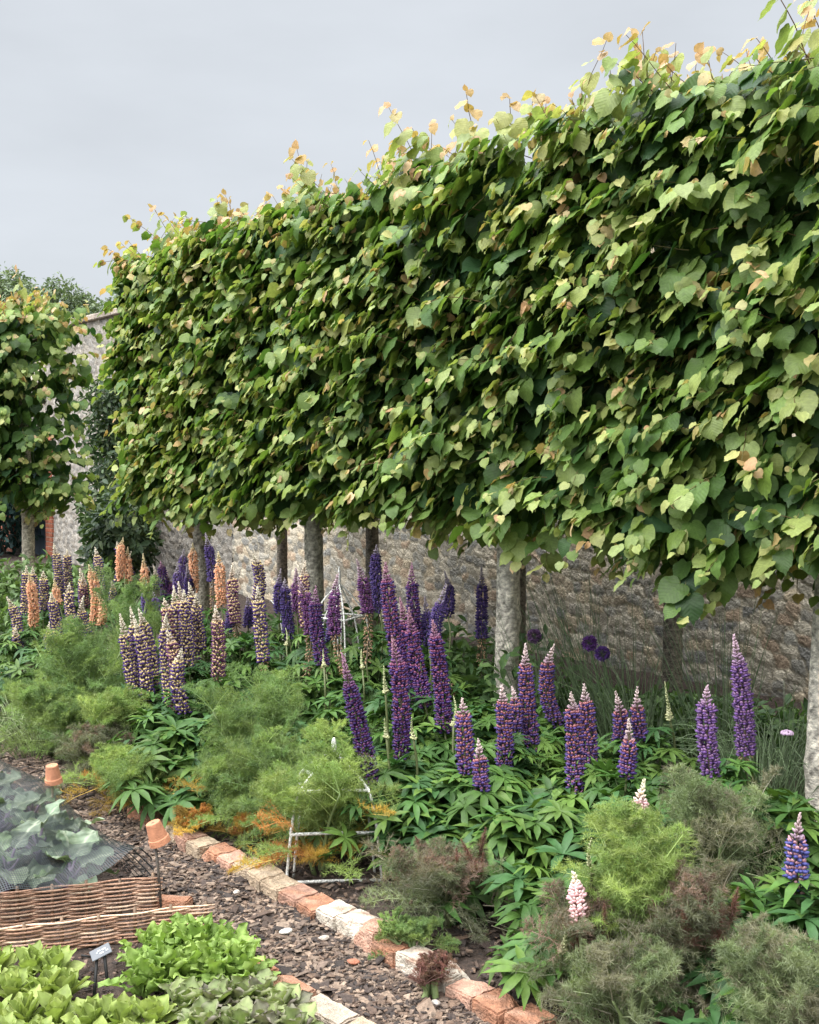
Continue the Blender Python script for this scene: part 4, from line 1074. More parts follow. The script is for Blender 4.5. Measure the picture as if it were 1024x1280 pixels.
# ------------------------------------------------------------------ brassicas, net and pot-topped canes
BC = np.array([(0.12, 0.165, 0.10), (0.105, 0.15, 0.09), (0.15, 0.19, 0.12), (0.11, 0.17, 0.065)])
def brassica_leaf(r, L, W):
    nu, nv = 15, 11
    u = np.linspace(0, 1, nu)[:, None]; v = np.linspace(-1, 1, nv)[None]
    wv = 0.92 * W * np.sqrt(np.clip(1 - ((u - 0.52) / 0.54) ** 2, 0.02, 1))
    x = v * wv * (1 + 0.06 * np.sin(u * 17 + r.uniform(0, 6))); y = u * L + 0 * v
    ph = r.uniform(0, 6.28)
    z = 0.20 * W * v ** 2 * (1 + 0.6 * np.sin(u * 6 + ph)) - 0.30 * L * u ** 2.2 + 0.011 * np.sin(u * 13 + v * 3 + ph) * np.abs(v) + 0.004 * np.sin(u * 22) * np.cos(v * 7)
    V = np.stack([x, y + 0 * x, z], -1).reshape(-1, 3)
    i = np.arange(nu - 1)[:, None]; j = np.arange(nv - 1)[None]; a = i * nv + j
    T = np.concatenate([np.stack([a, a + 1, a + nv + 1], -1).reshape(-1, 3), np.stack([a, a + nv + 1, a + nv], -1).reshape(-1, 3)])
    vein = (np.abs(v) < 0.08).astype(float) + 0 * u + 0.55 * ((np.abs(((u - 0.35 * np.abs(v)) * 5) % 1 - 0.5) > 0.38)).astype(float) * np.ones_like(v)
    vein = np.clip(vein, 0, 1).reshape(-1, 1)
    return V, T, vein
def brassica(label, p, n, L, h, seed):
    r = np.random.default_rng(seed)
    t = thing('brassica', label, 'cabbage plant', (p[0], p[1], 0), 'young brassicas under the net')
    st = MB(); st.tube([(0, 0, -0.02), (0.005, 0, h * 0.4), (0.0, 0.01, h * 0.75)], [0.014, 0.012, 0.009], 8, (0.12, 0.07, 0.13)); 
    for k in range(n):
        a = k * 2.4 + r.normal(0, 0.25); e = k / n
        z0 = h * (0.25 + 0.5 * e); dirn = np.array([math.cos(a), math.sin(a), 0]); pet = L * r.uniform(0.45, 0.7)
        q0 = np.array([0, 0, z0]); q1 = q0 + dirn * pet * (0.8 - 0.35 * e) + np.array([0, 0, pet * (0.35 + 0.55 * e)])
        st.tube(catmull([q0, (q0 + q1) / 2 + [0, 0, -0.01], q1], 6), np.linspace(0.0075, 0.005, 6), 6, (0.14, 0.09, 0.15))
        V, T, vein = brassica_leaf(r, L * r.uniform(0.7, 1.1), L * r.uniform(0.38, 0.50))
        d = dirn * (1.0 - 0.4 * e) + np.array([0, 0, 0.1 + 0.75 * e]); F = frames(d[None], np.array([[0, 0, 1.0]]) + r.normal(0, 0.25, (1, 3)))[0]
        c = BC[r.integers(0, 4)] * r.uniform(0.62, 1.35); cc = c * (1 - vein * 0.7) + np.array((0.34, 0.38, 0.27)) * vein * 0.7
        mb = MB(); mb.add(V @ F.T + q1, T, cc); mb.build('leaf', M_cab, t)
    st.build('stem', M_stem, t)
for k, (px, py, n, L, h, lab) in enumerate([
    (88, 1124, 9, 0.135, 0.15, 'largest brassica, purple stemmed, right behind the back hurdle'),
    (10, 1112, 9, 0.13, 0.14, 'grey green brassica at the left edge behind the hurdle'),
    (48, 1078, 9, 0.13, 0.13, 'brassica in the second row under the net, behind the largest one'),
    (88, 1068, 8, 0.11, 0.10, 'brassica leaves nearest the sagging net between the two pots'),
    (2, 1048, 8, 0.13, 0.13, 'brassica at the left edge, third row under the net'),
    (40, 1034, 8, 0.11, 0.10, 'small brassica just before the first terracotta pot'),
    (-45, 1085, 8, 0.13, 0.14, 'brassica half cut by the left edge of the picture'),
    (-8, 1008, 8, 0.12, 0.11, 'farthest brassica, at the left edge beyond the others')]):
    brassica(lab, at(px, py), n, L, h, 500 + k)

def cane_with_pot(label_c, label_p, base, top, lean, tilt_to, pot_h=0.085, pot_r=0.040, cane_col=(0.42, 0.32, 0.21)):
    base = np.array([base[0], base[1], 0.0]); tp = np.array([base[0] + lean[0], base[1] + lean[1], top])
    mb = MB(); mb.tube([(0, 0, -0.05), (tp - base) * 0.5 + [0.002, 0, 0], tp - base], [0.0055, 0.005, 0.0048], 8, cane_col)
    o = mb.build('cane', M_wick); o.location = tuple(base); tag(o, label_c, 'cane', 'canes holding up the netting')
    t = thing('terracotta_pot', label_p, 'flower pot', tp, 'upturned pots on canes')
    S = 40; prof = [(0.0058, -0.004), (0.0058, 0.0), (0.0075, 0.0), (pot_r * 0.66, 0.0), (pot_r * 0.70, -0.004), (pot_r * 0.89, -pot_h + 0.024), (pot_r * 0.96, -pot_h + 0.022), (pot_r * 1.02, -pot_h), (pot_r * 0.93, -pot_h), (pot_r * 0.84, -pot_h + 0.026), (pot_r * 0.62, -0.006), (0.0058, -0.006)]
    prof = [(max(a, 0.0058), b) for a, b in prof]
    th = np.arange(S) * 2 * math.pi / S
    V = np.array([[a * math.cos(x), a * math.sin(x), b] for a, b in prof for x in th]); n = len(prof)
    i = np.arange(n - 1)[:, None]; j = np.arange(S)[None]; j2 = (j + 1) % S
    T = np.concatenate([np.stack([i * S + j, i * S + j2, (i + 1) * S + j2], -1).reshape(-1, 3), np.stack([i * S + j, (i + 1) * S + j2, (i + 1) * S + j], -1).reshape(-1, 3)])
    c = np.array((0.46, 0.20, 0.11)) * np.ones((len(V), 1)); c = c * (1 + 0.15 * np.sin(V[:, [2]] * 70))
    q = Vector((0, 0, 1)).rotation_difference(Vector(tilt_to).normalized())
    mb = MB(); mb.add(V, T, c); o = mb.build('pot_body', M_terra, t, smooth=False); t.rotation_mode = 'QUATERNION'; t.rotation_quaternion = q
    return tp
P1 = cane_with_pot('bamboo cane carrying the first terracotta pot at the back of the net', 'upright terracotta pot with drain hole on the farther cane', at(66, 1030)[:2], 0.275, (0, 0), (-0.12, -0.05, 1))
P2 = cane_with_pot('grey cane carrying the tilted terracotta pot beside the path', 'tilted terracotta pot on the cane nearest the hurdles', at(203, 1140)[:2], 0.335, (-0.02, 0.03), tuple(np.array([-0.32, 0.1, 1]) ), cane_col=(0.10, 0.085, 0.07))

# net: a real draped sheet with a square mesh
def net_material():
    M = bpy.data.materials.new('black_netting'); M.use_nodes = True; t = M.node_tree; t.nodes.clear(); n = t.nodes.new; L = t.links.new
    o = n('ShaderNodeOutputMaterial'); uv = n('ShaderNodeUVMap'); uv.uv_map = 'UVMap'; sp = n('ShaderNodeSeparateXYZ'); L(uv.outputs[0], sp.inputs[0])
    outs = []
    for k in (0, 1):
        a = n('ShaderNodeMath'); a.operation = 'FRACT'; L(sp.outputs[k], a.inputs[0]); b = n('ShaderNodeMath'); b.operation = 'LESS_THAN'; L(a.outputs[0], b.inputs[0]); b.inputs[1].default_value = 0.23; outs.append(b)
    mxx = n('ShaderNodeMath'); mxx.operation = 'MAXIMUM'; L(outs[0].outputs[0], mxx.inputs[0]); L(outs[1].outputs[0], mxx.inputs[1])
    p = n('ShaderNodeBsdfPrincipled'); p.inputs['Base Color'].default_value = (0.035, 0.045, 0.05, 1); p.inputs['Roughness'].default_value = 0.4
    tr = n('ShaderNodeBsdfTransparent'); ms = n('ShaderNodeMixShader'); L(mxx.outputs[0], ms.inputs[0]); L(tr.outputs[0], ms.inputs[1]); L(p.outputs[0], ms.inputs[2]); L(ms.outputs[0], o.inputs[0])
    return M
M_net = net_material()
nu, nv = 60, 70
xx = np.linspace(-0.9, 1.0, nu)      # across the bed, 1 = path side
x_edge = lambda y: P2[0] + (P1[0] - P2[0]) * (y - P2[1]) / (P1[1] - P2[1])
yy = np.linspace(P2[1] + 0.03, P1[1] + 0.9, nv)
V = []; U = []
for i, a in enumerate(xx):
    for j, y in enumerate(yy):
        t = (y - P2[1]) / (P1[1] - P2[1]); xe = x_edge(y) - 0.01
        span = 1.15; x = xe - (1 - a) / 1.9 * span if a < 0.92 else xe + (a - 0.92) * 0.6
        ridge = P2[2] + (P1[2] - P2[2]) * t
        sag = ridge - 0.065 - 0.085 * math.sin(math.pi * min(max(t, 0), 1))
        if t < 0: sag = ridge - 0.065 + t * 1.3
        if t > 1: sag = ridge - 0.065 - (t - 1) * 0.08
        inn = min(1, (1 - a) / 0.45)
        crop = 0.215 + 0.028 * math.sin(x * 11 + y * 4) * math.sin(y * 9 + 1) + 0.012 * math.sin(x * 23 - y * 17)
        if t < 0.12: crop -= (0.12 - t) * 0.5
        z = sag * (1 - inn) + crop * inn
        if a > 0.92: z = sag * (1 - (a - 0.92) / 0.08) + 0.015
        V.append((x, y, max(z, 0.02))); U.append((-x / 0.0085, (y - yy[0]) / 0.0085))
V = np.array(V); i = np.arange(nu - 1)[:, None]; j = np.arange(nv - 1)[None]; a = i * nv + j
T = np.concatenate([np.stack([a, a + nv, a + nv + 1], -1).reshape(-1, 3), np.stack([a, a + nv + 1, a + 1], -1).reshape(-1, 3)])
o = obj('garden_net', tri_mesh('garden_net', V, T, (1, 1, 1), np.array(U)), M_net)
tag(o, 'fine black crop netting draped over the brassicas between the two pots', 'netting')


# ------------------------------------------------------------------ salad rows
def salad_leaf(r, L, W, frill, curl):
    nu, nv = (15, 9) if frill > 0.2 else (9, 7)
    u = np.linspace(0, 1, nu)[:, None]; v = np.linspace(-1, 1, nv)[None]
    sm = np.clip(u / 0.66, 0, 1); wv = W * np.where(u < 0.66, 0.2 + 0.8 * sm * sm * (3 - 2 * sm), np.sqrt(np.clip(1 - ((u - 0.66) / 0.355) ** 2, 0.04, 1))) * (1 + frill * 0.5 * np.sin(u * 26 + r.uniform(0, 6)))
    x = v * wv; y = u * L * (1 - 0.06 * u ** 2 * v ** 2)
    ph = r.uniform(0, 6.28)
    z = 0.28 * W * np.abs(v) ** 1.6 + frill * 0.45 * W * np.sin(u * 30 + ph * 2 + np.sign(v)) * np.abs(v) ** 2 - curl * L * u ** 2.4 + (0.10 + frill * 0.35) * W * np.sin(u * 11 + v * 3 + ph) * np.abs(v)
    V = np.stack([x + 0 * u, y + 0 * v, z], -1).reshape(-1, 3)
    i = np.arange(nu - 1)[:, None]; j = np.arange(nv - 1)[None]; a = i * nv + j
    T = np.concatenate([np.stack([a, a + 1, a + nv + 1], -1).reshape(-1, 3), np.stack([a, a + nv + 1, a + nv], -1).reshape(-1, 3)])
    rib = np.clip(1 - np.abs(v) * 4, 0, 1) * np.clip(1.1 - u, 0, 1)
    edge = (np.abs(v) ** 3 + 0 * u)
    return V, T, (rib + 0 * u).reshape(-1, 1), np.clip(edge * 0.6 + 0.5 * u ** 3, 0, 1).reshape(-1, 1)
def salad(name, label, group, cat, p, n, L, W, frill, curl, cols, edge_col, edge_amt, seed, upright=0.75):
    r = np.random.default_rng(seed); t = thing(name, label, cat, (p[0], p[1], 0.0), group)
    mb = MB()
    for k in range(n):
        a = k * 2.4 + r.normal(0, 0.3); e = (k + 0.5) / n
        l = L * (1.05 - 0.3 * abs(e - 0.55)) * r.uniform(0.85, 1.12)
        V, T, rib, ed = salad_leaf(r, l, W * r.uniform(0.8, 1.2), frill, curl * (1.3 - e))
        dirn = np.array([math.cos(a), math.sin(a), 0]); el_ = (0.35 + upright * e) * math.pi / 2 * 0.95
        d = dirn * math.cos(el_) + np.array([0, 0, math.sin(el_)]); nn = -dirn * math.sin(el_) + np.array([0, 0, math.cos(el_)])
        F = frames(d[None], nn[None] + r.normal(0, 0.2, (1, 3)))[0]
        c = np.array(cols[r.integers(0, len(cols))]) * r.uniform(0.85, 1.18)
        cc = c * (1 - rib * 0.4) + np.array((0.42, 0.48, 0.22)) * rib * 0.4
        cc = cc * (1 - ed * edge_amt) + np.array(edge_col) * ed * edge_amt
        mb.add(V @ F.T + dirn * 0.012 * (1 - e) + [0, 0, 0.005], T, cc)
    mb.build('leaves', M_leaf, t)
    return t
ordw = ['first', 'second', 'third', 'fourth', 'fifth', 'sixth', 'seventh', 'eighth']
COS = [(0.26, 0.33, 0.095), (0.30, 0.36, 0.105), (0.23, 0.30, 0.08)]
rows = [('row just below the hurdle', 1222, [0, 34, 66]), ('row left of the label legs', 1250, [-22, 16, 52, 86]), 
        ('row before the label legs', 1288, [-10, 30, 72, 112, 152, 190]), ('bottom edge row', 1322, [0, 44, 88, 130, 172, 210])]
k = 0
for rn, py, lst in rows:
    for q, px in enumerate(lst):
        p = at(px + rng.normal(0, 3), py + rng.normal(0, 3)); k += 1
        salad('lettuce', f'bright green upright lettuce, {ordw[q]} from left in the {rn}', 'upright green lettuces', 'lettuce', p, 17, 0.10, 0.027, 0.14, 0.16, COS, (0.36, 0.43, 0.12), 0.3, 1200 + k, 0.8)
MIZ = [(0.21, 0.32, 0.07), (0.25, 0.355, 0.085), (0.17, 0.275, 0.06)]
k = 0
mz = [('frilly green salad plant at the back left, beside the hurdle', 192, 1215), ('frilly green salad plant second along the hurdle foot', 222, 1205), ('tall frilly green salad plant in front of the hurdle end', 250, 1210), ('frilly green salad plant nearest the path and red brick', 280, 1214),
      ('frilly green salad plant left of the purplish mustard', 205, 1240), ('frilly green salad plant in the middle of its patch', 240, 1236), ('leafy frilly salad plant behind the purplish mustard', 276, 1238), ('low frilly salad seedling by the label', 180, 1248), ('frilly salad plant touching the flaking orange brick', 296, 1236)]
for lab, px, py in mz:
    k += 1; salad('frilly_salad', lab, 'frilly green salad plants', 'salad plant', at(px, py), 22 if 'seedling' not in lab else 9, 0.15 if 'tall' not in lab else 0.17, 0.027, 0.75, 0.22, MIZ, (0.27, 0.36, 0.10), 0.4, 1300 + k, 0.75)
MUS = [(0.19, 0.26, 0.085), (0.24, 0.31, 0.10), (0.16, 0.17, 0.10)]
ms_ = [('purplish mustard plant at the left of its row', 232, 1268), ('purplish mustard plant second in its row', 268, 1268), ('purplish mustard plant in the middle beside white brick', 302, 1264), ('purplish mustard plant under the cracked red brick', 325, 1262), ('grey leaved mustard plant at the path edge', 350, 1276),
       ('grey purple mustard along the bottom edge, left', 255, 1298), ('grey purple mustard along the bottom edge, middle', 300, 1298), ('grey purple mustard along the bottom edge, right', 332, 1300), ('grey purple mustard in the bottom corner by the path', 368, 1304)]
for lab, px, py in ms_:
    k += 1; salad('mustard_salad', lab, 'purplish mustard salad plants', 'salad plant', at(px, py), 16, 0.10, 0.033, 0.28, 0.35, MUS, (0.20, 0.145, 0.15), 0.6, 1300 + k, 0.62)

# plant label on two black legs
pl = at(126, 1236)
lab = thing('plant_label', 'slanted grey metal plant label on two black legs among the lettuces', 'plant label', (pl[0], pl[1], 0))
ctr = atd(126, 1190, 3.62) - np.array([pl[0], pl[1], 0])
for s_, foot in ((-1, at(117, 1242)), (1, at(136, 1232))):
    f0 = np.array([foot[0], foot[1], -0.03]) - np.array([pl[0], pl[1], 0]); tp = ctr + RGT * 0.012 * s_ + np.array([0, 0, -0.012])
    mb = MB(); mb.tube([f0, (f0 + tp) / 2, tp], 0.0055, 8, (0.012, 0.012, 0.012)); mb.build('leg', M_metal, lab)
nf = unit(-FWD * 0.75 + np.array([0, 0, 0.75])); xa = unit(RGT * 0.78 + UPV * 0.62); xa = unit(xa - nf * (xa @ nf)); ya = np.cross(nf, xa)
Rl = np.stack([xa, ya, nf], -1)
mb = MB(); mb.box(ctr, (0.066, 0.036, 0.004), Rl, (0.15, 0.16, 0.175), chamfer=0.0015); mb.build('face_plate', M_metal, lab, smooth=False)
mb = MB()
for (u0, v0, a, b) in ((0.012, 0.004, 0.013, 0.006), (0.020, -0.004, 0.009, 0.005), (-0.004, 0.005, 0.010, 0.005), (0.002, -0.005, 0.013, 0.006), (-0.012, 0.001, 0.005, 0.004)):
    mb.box(ctr + xa * u0 + ya * v0 + nf * 0.0026, (a, b, 0.0012), Rl, (0.38, 0.40, 0.42))
mb.build('worn_lettering', M_metal, lab, smooth=False)
mb = MB(); mb.tube([ctr - xa * 0.03 - nf * 0.003, ctr - xa * 0.045 - RGT * 0.02 + np.array([0, 0, 0.012])], 0.004, 6, (0.012, 0.012, 0.012)); mb.build('bracket', M_metal, lab)


# ------------------------------------------------------------------ white obelisks
def obelisk(label, loc, W, H, rz):
    t = thing('obelisk', label, 'plant support', loc, 'white painted plant supports', rz)
    hw = W / 2
    prof = [(1.0, 0.0), (0.92, 0.3), (0.83, 0.52), (0.72, 0.66), (0.45, 0.77), (0.15, 0.85), (0.02, 0.88)]
    wc = (0.66, 0.65, 0.61)
    for sx, sy in ((-1, -1), (1, -1), (1, 1), (-1, 1)):
        mb = MB()
        for off in (0.0, 0.075):                       # each leg is a pair of narrow laths
            ox, oy = -sx * off * (0.35), -sy * off
            P = catmull([(sx * hw * a + ox * min(1, a * 1.6), sy * hw * a + oy * min(1, a * 1.6), H * b) for a, b in prof], 26)
            mb.tube(P, 0.0058, 5, wc)
        mb.build('leg', M_white, t)
    for a, b in ((1.0, 0.012), (0.90, 0.36), (0.72, 0.66)):
        mb = MB(); c = [(-1, -1), (1, -1), (1, 1), (-1, 1)]
        for q in range(4):
            p, n2 = np.array(c[q]) * hw * a, np.array(c[(q + 1) % 4]) * hw * a
            mb.tube([(p[0], p[1], H * b), ((p[0] + n2[0]) / 2, (p[1] + n2[1]) / 2, H * b + 0.003), (n2[0], n2[1], H * b)], 0.007, 5, wc)
        mb.build('ring', M_white, t)
    mb = MB(); mb.tube([(0, 0, H * 0.86), (0, 0, H * 0.92), (0, 0, H * 0.97), (0, 0, H)], [0.008, 0.012, 0.010, 0.004], 8, wc); mb.build('finial', M_white, t)
    return t
pa = at(350, 1107); pb = at(424, 1105)
dd_ = (pb - pa)[:2]; ra = math.atan2(dd_[1], dd_[0])
cen = at(418, 1085)
obelisk('white flaking obelisk standing inside the lime green fennel near the path', (cen[0], cen[1], 0.01), 0.38, 0.535, ra)
cw = atd(424, 640, 7.3)
obelisk('white painted frame half hidden behind lupins near the grey trunk', (cw[0], cw[1], 0.0), 0.34, 0.98, 0.35)

# white hoop behind the violet pair
hp = atd(338, 640, 7.8); mb = MB(); mb.tube([(-0.09, 0, 0), (-0.085, 0, 0.5), (-0.05, 0, 0.66), (0.0, 0, 0.69), (0.06, 0, 0.62), (0.085, 0, 0.4), (0.09, 0, 0)], 0.005, 6, (0.6, 0.6, 0.58))
o = mb.build('wire_hoop', M_white); o.location = (hp[0], hp[1], 0); o.rotation_euler = (0, 0, -YAW); tag(o, 'thin pale wire hoop arching beside the deep violet lupin pair', 'plant hoop')


# ------------------------------------------------------------------ alliums, rushes, scabious by the wall
def allium(label, px, py, dp, R0, col, dark=1.0):
    top = atd(px, py, dp); r = np.random.default_rng(int(px))
    foot = np.array([top[0] + 0.12, top[1] - 0.05, 0]); t = thing('allium', label, 'allium', foot, 'purple alliums by the wall')
    c = top - foot; st = MB(); st.tube(catmull([(0, 0, 0), c * [0.35, 0.35, 0.5], c], 12), np.linspace(0.005, 0.0035, 12), 6, (0.06, 0.10, 0.04)); st.build('stem', M_stem, t)
    mb = MB(); n = 420; d = unit(r.normal(0, 1, (n, 3))); rr = R0 * r.uniform(0.6, 1.0, n)
    tri = np.array([(-0.0, 0, 0), (1, 0.9, 0), (-1, 0.9, 0), (0, 1.3, 0)], float)
    F = frames(d, r.normal(0, 1, (n, 3))) * np.array([0.005, 0.011, 0.005])
    mb.inst((tri, np.array([(0, 1, 3), (0, 3, 2)]), np.zeros((4, 2))), F, c + d * rr[:, None], np.array(col) * r.uniform(0.8, 1.8, (n, 1)) * dark)
    for k in range(0, n, 6): mb.tube([c, c + d[k] * rr[k]], 0.0012, 3, (0.08, 0.10, 0.06), cap=False)
    mb.build('flower_head', M_petal, t)
allium('brightest round purple allium in front of the wall', 737, 804, 5.9, 0.034, (0.09, 0.03, 0.16))
allium('darker purple allium just right of the brightest one', 753, 817, 5.85, 0.031, (0.07, 0.03, 0.15))
allium('dusky allium head alone close to the mottled trunk', 668, 795, 6.0, 0.030, (0.08, 0.04, 0.10))
def rush(label, px, dp, n, hmax, spread, seed, lean=-0.25, col=(0.10, 0.145, 0.07), arch=0.15):
    p = atd(px, 640, dp); r = np.random.default_rng(seed); t = thing('grass_clump', label, 'grass clump', (p[0], p[1], 0), 'tall grassy clumps along the wall')
    mb = MB()
    for k in range(n):
        a = r.uniform(0, 6.28); b = np.array([math.cos(a), math.sin(a), 0]) * spread * r.uniform(0, 0.4); h = hmax * r.uniform(0.5, 1.0)
        ln = lean * r.uniform(0.3, 1.3); tip = b + np.array([math.cos(a) * spread * r.uniform(0.2, 1), math.sin(a) * spread * r.uniform(0.2, 1), 0]) + RGT * ln * h + np.array([0, 0, h])
        mid = (b + tip) / 2 + np.array([0, 0, arch * h]) ; tip = tip - np.array([0, 0, arch * h * r.uniform(0, 1.2)])
        mb.tube(catmull([b, mid, tip], 9), np.linspace(0.0032, 0.0011, 9), 4, np.array(col) * r.uniform(0.6, 1.6), cap=False)
    mb.build('blades', M_stem, t)
rush('tall thin dark grass stems leaning left of the dark back trunk', 775, 6.3, 48, 1.15, 0.30, 61, -0.3, arch=0.03)
rush('dense dark grass clump at the foot of the dark back trunk', 800, 6.0, 55, 0.75, 0.32, 62, -0.2)
rush('thin upright grass stems right of the alliums', 735, 6.4, 40, 1.1, 0.30, 63, -0.25, arch=0.02)
rush('arching dark grass clump left of the closest trunk', 955, 5.0, 170, 0.55, 0.42, 64, -0.1, arch=0.3)
rush('upright grass stems behind the tall violet lupin', 905, 5.9, 60, 1.0, 0.40, 65, -0.15, arch=0.05)
rush('dark grass clump between the tall violet lupin and closest trunk', 985, 5.3, 120, 0.6, 0.4, 66, -0.1, arch=0.25)
rush('sparse grass stems close to the mottled trunk', 680, 6.3, 26, 0.95, 0.25, 67, -0.2, arch=0.03)
rush('pale grass tuft at the left end of the bed', 15, 6.6, 140, 0.3, 0.35, 68, 0.0, (0.17, 0.22, 0.09), 0.25)
rush('pale flowering grass tuft behind the first pot', 40, 6.3, 120, 0.26, 0.32, 69, 0.0, (0.20, 0.24, 0.11), 0.25)
top = atd(984, 917, 4.6); foot = np.array([top[0] + 0.1, top[1], 0]); t = thing('scabious', 'single pale pink scabious flower left of the closest trunk', 'flower', foot)
c = top - foot; mb = MB(); mb.tube(catmull([(0, 0, 0), c * [0.4, 0.4, 0.6], c], 8), 0.0025, 5, (0.07, 0.11, 0.05)); mb.build('stem', M_stem, t)
mb = MB(); n = 60; d = unit(np.stack([rng.normal(0, 1, n), rng.normal(0, 1, n), rng.uniform(0.1, 1, n)], -1)); F = frames(d, rng.normal(0, 1, (n, 3))) * 0.012
mb.inst(ICO, F * 0.55, c + d * np.array([0.022, 0.022, 0.010]), np.array((0.55, 0.40, 0.56)) * rng.uniform(0.8, 1.2, (n, 1))); mb.build('flower_head', M_petal, t)
# small orange tag hanging on the closest lime
tg = atd(962, 673, 4.6); t = thing('hanging_tag', 'small orange plastic tag hanging under the closest lime crown', 'tag', tg)
mb = MB(); mb.box((0, 0, 0), (0.042, 0.003, 0.022), rotz(-YAW), (0.62, 0.16, 0.02), chamfer=0.001); mb.build('tag_plate', M_paint, t, smooth=False)
mb = MB(); mb.tube([(0, 0, 0.008), (0.004, 0, 0.05), (0.0, 0.01, 0.09)], 0.0012, 4, (0.5, 0.14, 0.02)); mb.build('string', M_twig, t)


# ------------------------------------------------------------------ shrubs by the wall, trees beyond it
SM = blade(0.28, 0.3, 0.3, 3)
def leaf_cloud(mb, r, blobs, n, size, cols, up=0.6):
    B = np.array([b[:3] for b in blobs]); S = np.array([b[3:6] for b in blobs]); wt = np.prod(S, 1) ** 0.67; k = r.choice(len(blobs), n, p=wt / wt.sum())
    d = unit(r.normal(0, 1, (n, 3))); p = B[k] + d * S[k] * (r.uniform(0, 1, (n, 1)) ** 0.33)
    F = frames(d + r.normal(0, 0.8, (n, 3)) + np.array([0, 0, -0.3]), d + np.array([0, 0, up]) + r.normal(0, 0.6, (n, 3))) * (size * r.uniform(0.6, 1.3, n))[:, None, None]
    c = np.array(cols)[r.integers(0, len(cols), n)] * r.uniform(0.7, 1.3, (n, 1)); mb.inst(SM, F, p, c)
def shrub(name, label, cat, loc, blobs, n, size, cols, seed, group=None, stems=5):
    r = np.random.default_rng(seed); t = thing(name, label, cat, loc, group); mb = MB(); leaf_cloud(mb, r, blobs, n, size, cols)
    st = MB()
    for k in range(stems):
        b = blobs[r.integers(0, len(blobs))]; st.tube(catmull([(r.normal(0, 0.06), r.normal(0, 0.06), 0), (b[0] * 0.5, b[1] * 0.5, b[2] * 0.55), (b[0], b[1], b[2])], 8), np.linspace(0.02, 0.006, 8), 6, (0.10, 0.075, 0.05))
    mb.build('foliage', M_leaf, t); st.build('stems', M_bark, t)
DG = [(0.035, 0.065, 0.03), (0.05, 0.085, 0.032), (0.028, 0.055, 0.028), (0.075, 0.11, 0.04)]
w0 = atX(140, 600, WX - 0.35)
r_ = np.random.default_rng(77)
bl_ = [(r_.uniform(-0.25, 0.15), r_.uniform(-0.75, 0.75) * (1.1 - z / 5), z, r_.uniform(0.2, 0.35), r_.uniform(0.3, 0.5), r_.uniform(0.25, 0.42)) for z in np.linspace(0.35, 2.75, 24)]
shrub('wall_climber', 'dark leafy climber trained up the flint wall in the gap', 'climbing shrub', (WX - 0.3, w0[1], 0), bl_, 5200, 0.10, DG, 78)
w1 = atX(150, 690, WX - 0.9)
shrub('laurel_bush', 'round glossy dark bush at the foot of the wall climber', 'bush', (WX - 0.9, w1[1], 0), [(0, 0, 0.6, 0.45, 0.6, 0.5), (0.1, 0.4, 0.9, 0.4, 0.5, 0.45), (-0.1, -0.35, 0.8, 0.4, 0.45, 0.45)], 2600, 0.12, DG, 79)
w2 = atd(-5, 690, 19.0)
TEAL = [(0.018, 0.05, 0.045), (0.015, 0.04, 0.038), (0.025, 0.06, 0.05)]
shrub('evergreen_bush', 'very dark bluish evergreen bush left of the separate lime trunk', 'bush', (w2[0], w2[1], 0), [(0, 0, 1.0, 0.9, 1.1, 1.0), (0.1, 0.3, 2.0, 0.7, 0.9, 0.8), (0, -0.4, 1.5, 0.8, 0.9, 0.9)], 6000, 0.12, TEAL, 80)
LGR = [(0.09, 0.15, 0.045), (0.12, 0.18, 0.06), (0.07, 0.12, 0.04)]
for k, (px, dp, s_, lab) in enumerate([(12, 11.5, 1.0, 'light green leafy perennial at the left edge, before the dark bush'), (48, 11.0, 0.8, 'light green leafy perennial right of the separate lime trunk foot'), (90, 11.5, 0.9, 'green leafy perennial under the blue door'), (0, 9.0, 0.8, 'grey green perennial behind the small leaning lupin')]):
    p = atd(px, 640, dp); shrub('leafy_perennial', lab, 'perennial', (p[0], p[1], 0), [(0, 0, 0.3 * s_, 0.4, 0.4, 0.32 * s_), (0.2, -0.2, 0.4 * s_, 0.3, 0.3, 0.3 * s_), (-0.2, 0.2, 0.35 * s_, 0.3, 0.3, 0.3 * s_)], 1100, 0.09, LGR, 90 + k, 'leafy perennials at the far end of the bed')

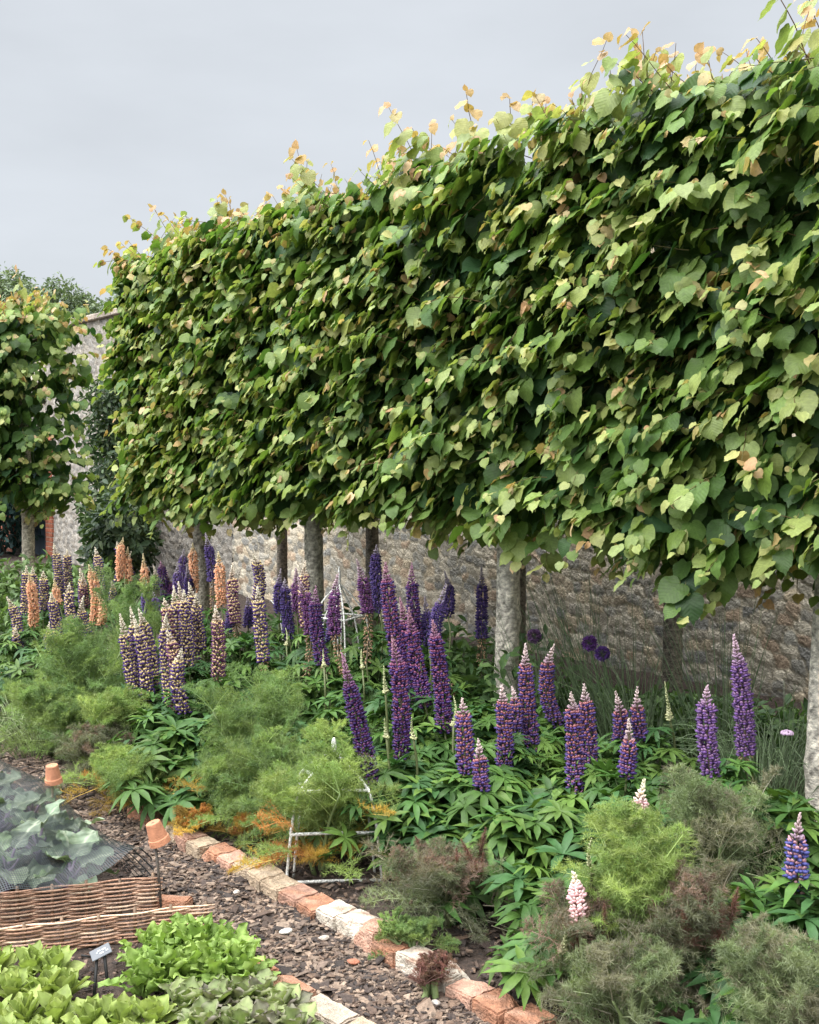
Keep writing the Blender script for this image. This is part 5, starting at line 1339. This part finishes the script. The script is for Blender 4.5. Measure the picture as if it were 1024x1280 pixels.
for k, (px, dp, s_, lab) in enumerate([(690, 6.9, 1.0, 'low leafy plant at the wall foot below the dusky allium'), (750, 6.9, 0.9, 'low leafy plant at the wall foot under the two alliums'), (815, 6.7, 1.0, 'low leafy plant at the wall foot left of the dark back trunk'),
        (880, 6.5, 1.0, 'low leafy plant at the wall foot right of the dark back trunk'), (935, 6.2, 1.1, 'low leafy plant at the wall foot behind the tall violet lupin'), (985, 6.1, 1.0, 'low leafy plant at the wall foot beside the closest trunk'), (600, 6.9, 2.2, 'low leafy plant behind the dark violet lupin and mottled trunk'), (530, 7.2, 2.2, 'bushy leafy plant at the wall foot behind the deep purple lupins'), (470, 7.6, 2.2, 'bushy leafy plant at the wall foot right of the white frame'), (400, 8.0, 2.2, 'bushy leafy plant at the wall foot behind the plum purple lupin'), (565, 6.4, 2.0, 'bushy leafy plant between the slim violet lupin and mottled trunk')]):
    p = atd(px, 640, dp); shrub('leafy_perennial', lab, 'perennial', (p[0], p[1], 0), [(0, 0, 0.12 * s_, 0.4, 0.45, 0.14 * s_), (0.15, -0.3, 0.16 * s_, 0.3, 0.3, 0.14 * s_), (-0.15, 0.3, 0.13 * s_, 0.3, 0.3, 0.14 * s_)], 700, 0.08, [(0.07, 0.13, 0.04), (0.09, 0.155, 0.045), (0.055, 0.105, 0.04)], 140 + k, 'leafy plants along the wall foot')

def far_tree(label, px, dp, h, wd, seed, cols, density=1.0):
    p = atd(px, 640, dp); r = np.random.default_rng(seed); t = thing('garden_tree', label, 'tree', (p[0], p[1], 0), 'trees beyond the wall')
    tr = MB(); tr.tube(catmull([(0, 0, -0.1), (0.1, 0, h * 0.4), (0.0, 0.1, h * 0.75)], 10), np.linspace(0.22, 0.08, 10), 8, (0.10, 0.085, 0.065)); tr.build('trunk', M_bark, t)
    blobs = []; lm = MB()
    for k in range(26):
        a = r.uniform(0, 6.28); e = r.uniform(0.1, 1.0); z = h * (0.98 - 0.42 * e ** 1.5 * r.uniform(0.7, 1.3)) 
        q = np.array([math.cos(a) * wd * e, math.sin(a) * wd * e, z]); s_ = r.uniform(0.22, 0.55) * (1.2 - 0.5 * e)
        blobs.append((*q, s_ * 1.2, s_ * 1.2, s_ * 0.75))
        lm.tube(catmull([(0, 0, h * 0.45), q * [0.5, 0.5, 0.82], q * [1, 1, 1.03]], 7), np.linspace(0.05, 0.008, 7), 5, (0.10, 0.085, 0.065))
        tip = q * [1.0, 1.0, 1.0] + [r.normal(0, .3), r.normal(0, .3), r.uniform(0.2, 0.7)]; blobs.append((*(q * 0.5 + tip * 0.5), 0.16, 0.16, 0.34)); lm.tube([q, tip], [0.012, 0.004], 4, (0.10, 0.085, 0.065))
    lm.build('limbs', M_bark, t); mb = MB(); leaf_cloud(mb, r, blobs, int(3800 * density), 0.15, cols); mb.build('crown', M_leaf, t)
FT = [(0.12, 0.165, 0.085), (0.145, 0.185, 0.095), (0.10, 0.14, 0.08)]
far_tree('loose airy tree at the far left beyond the wall', 10, 33, 7.0, 2.6, 201, FT, 0.7)
far_tree('denser rounded tree beyond the wall beside the hedge end', 88, 36, 7.3, 2.2, 202, FT, 1.1)
far_tree('thin tree beyond the wall closest to the hedge end', 142, 38, 7.0, 1.8, 203, FT, 0.7)
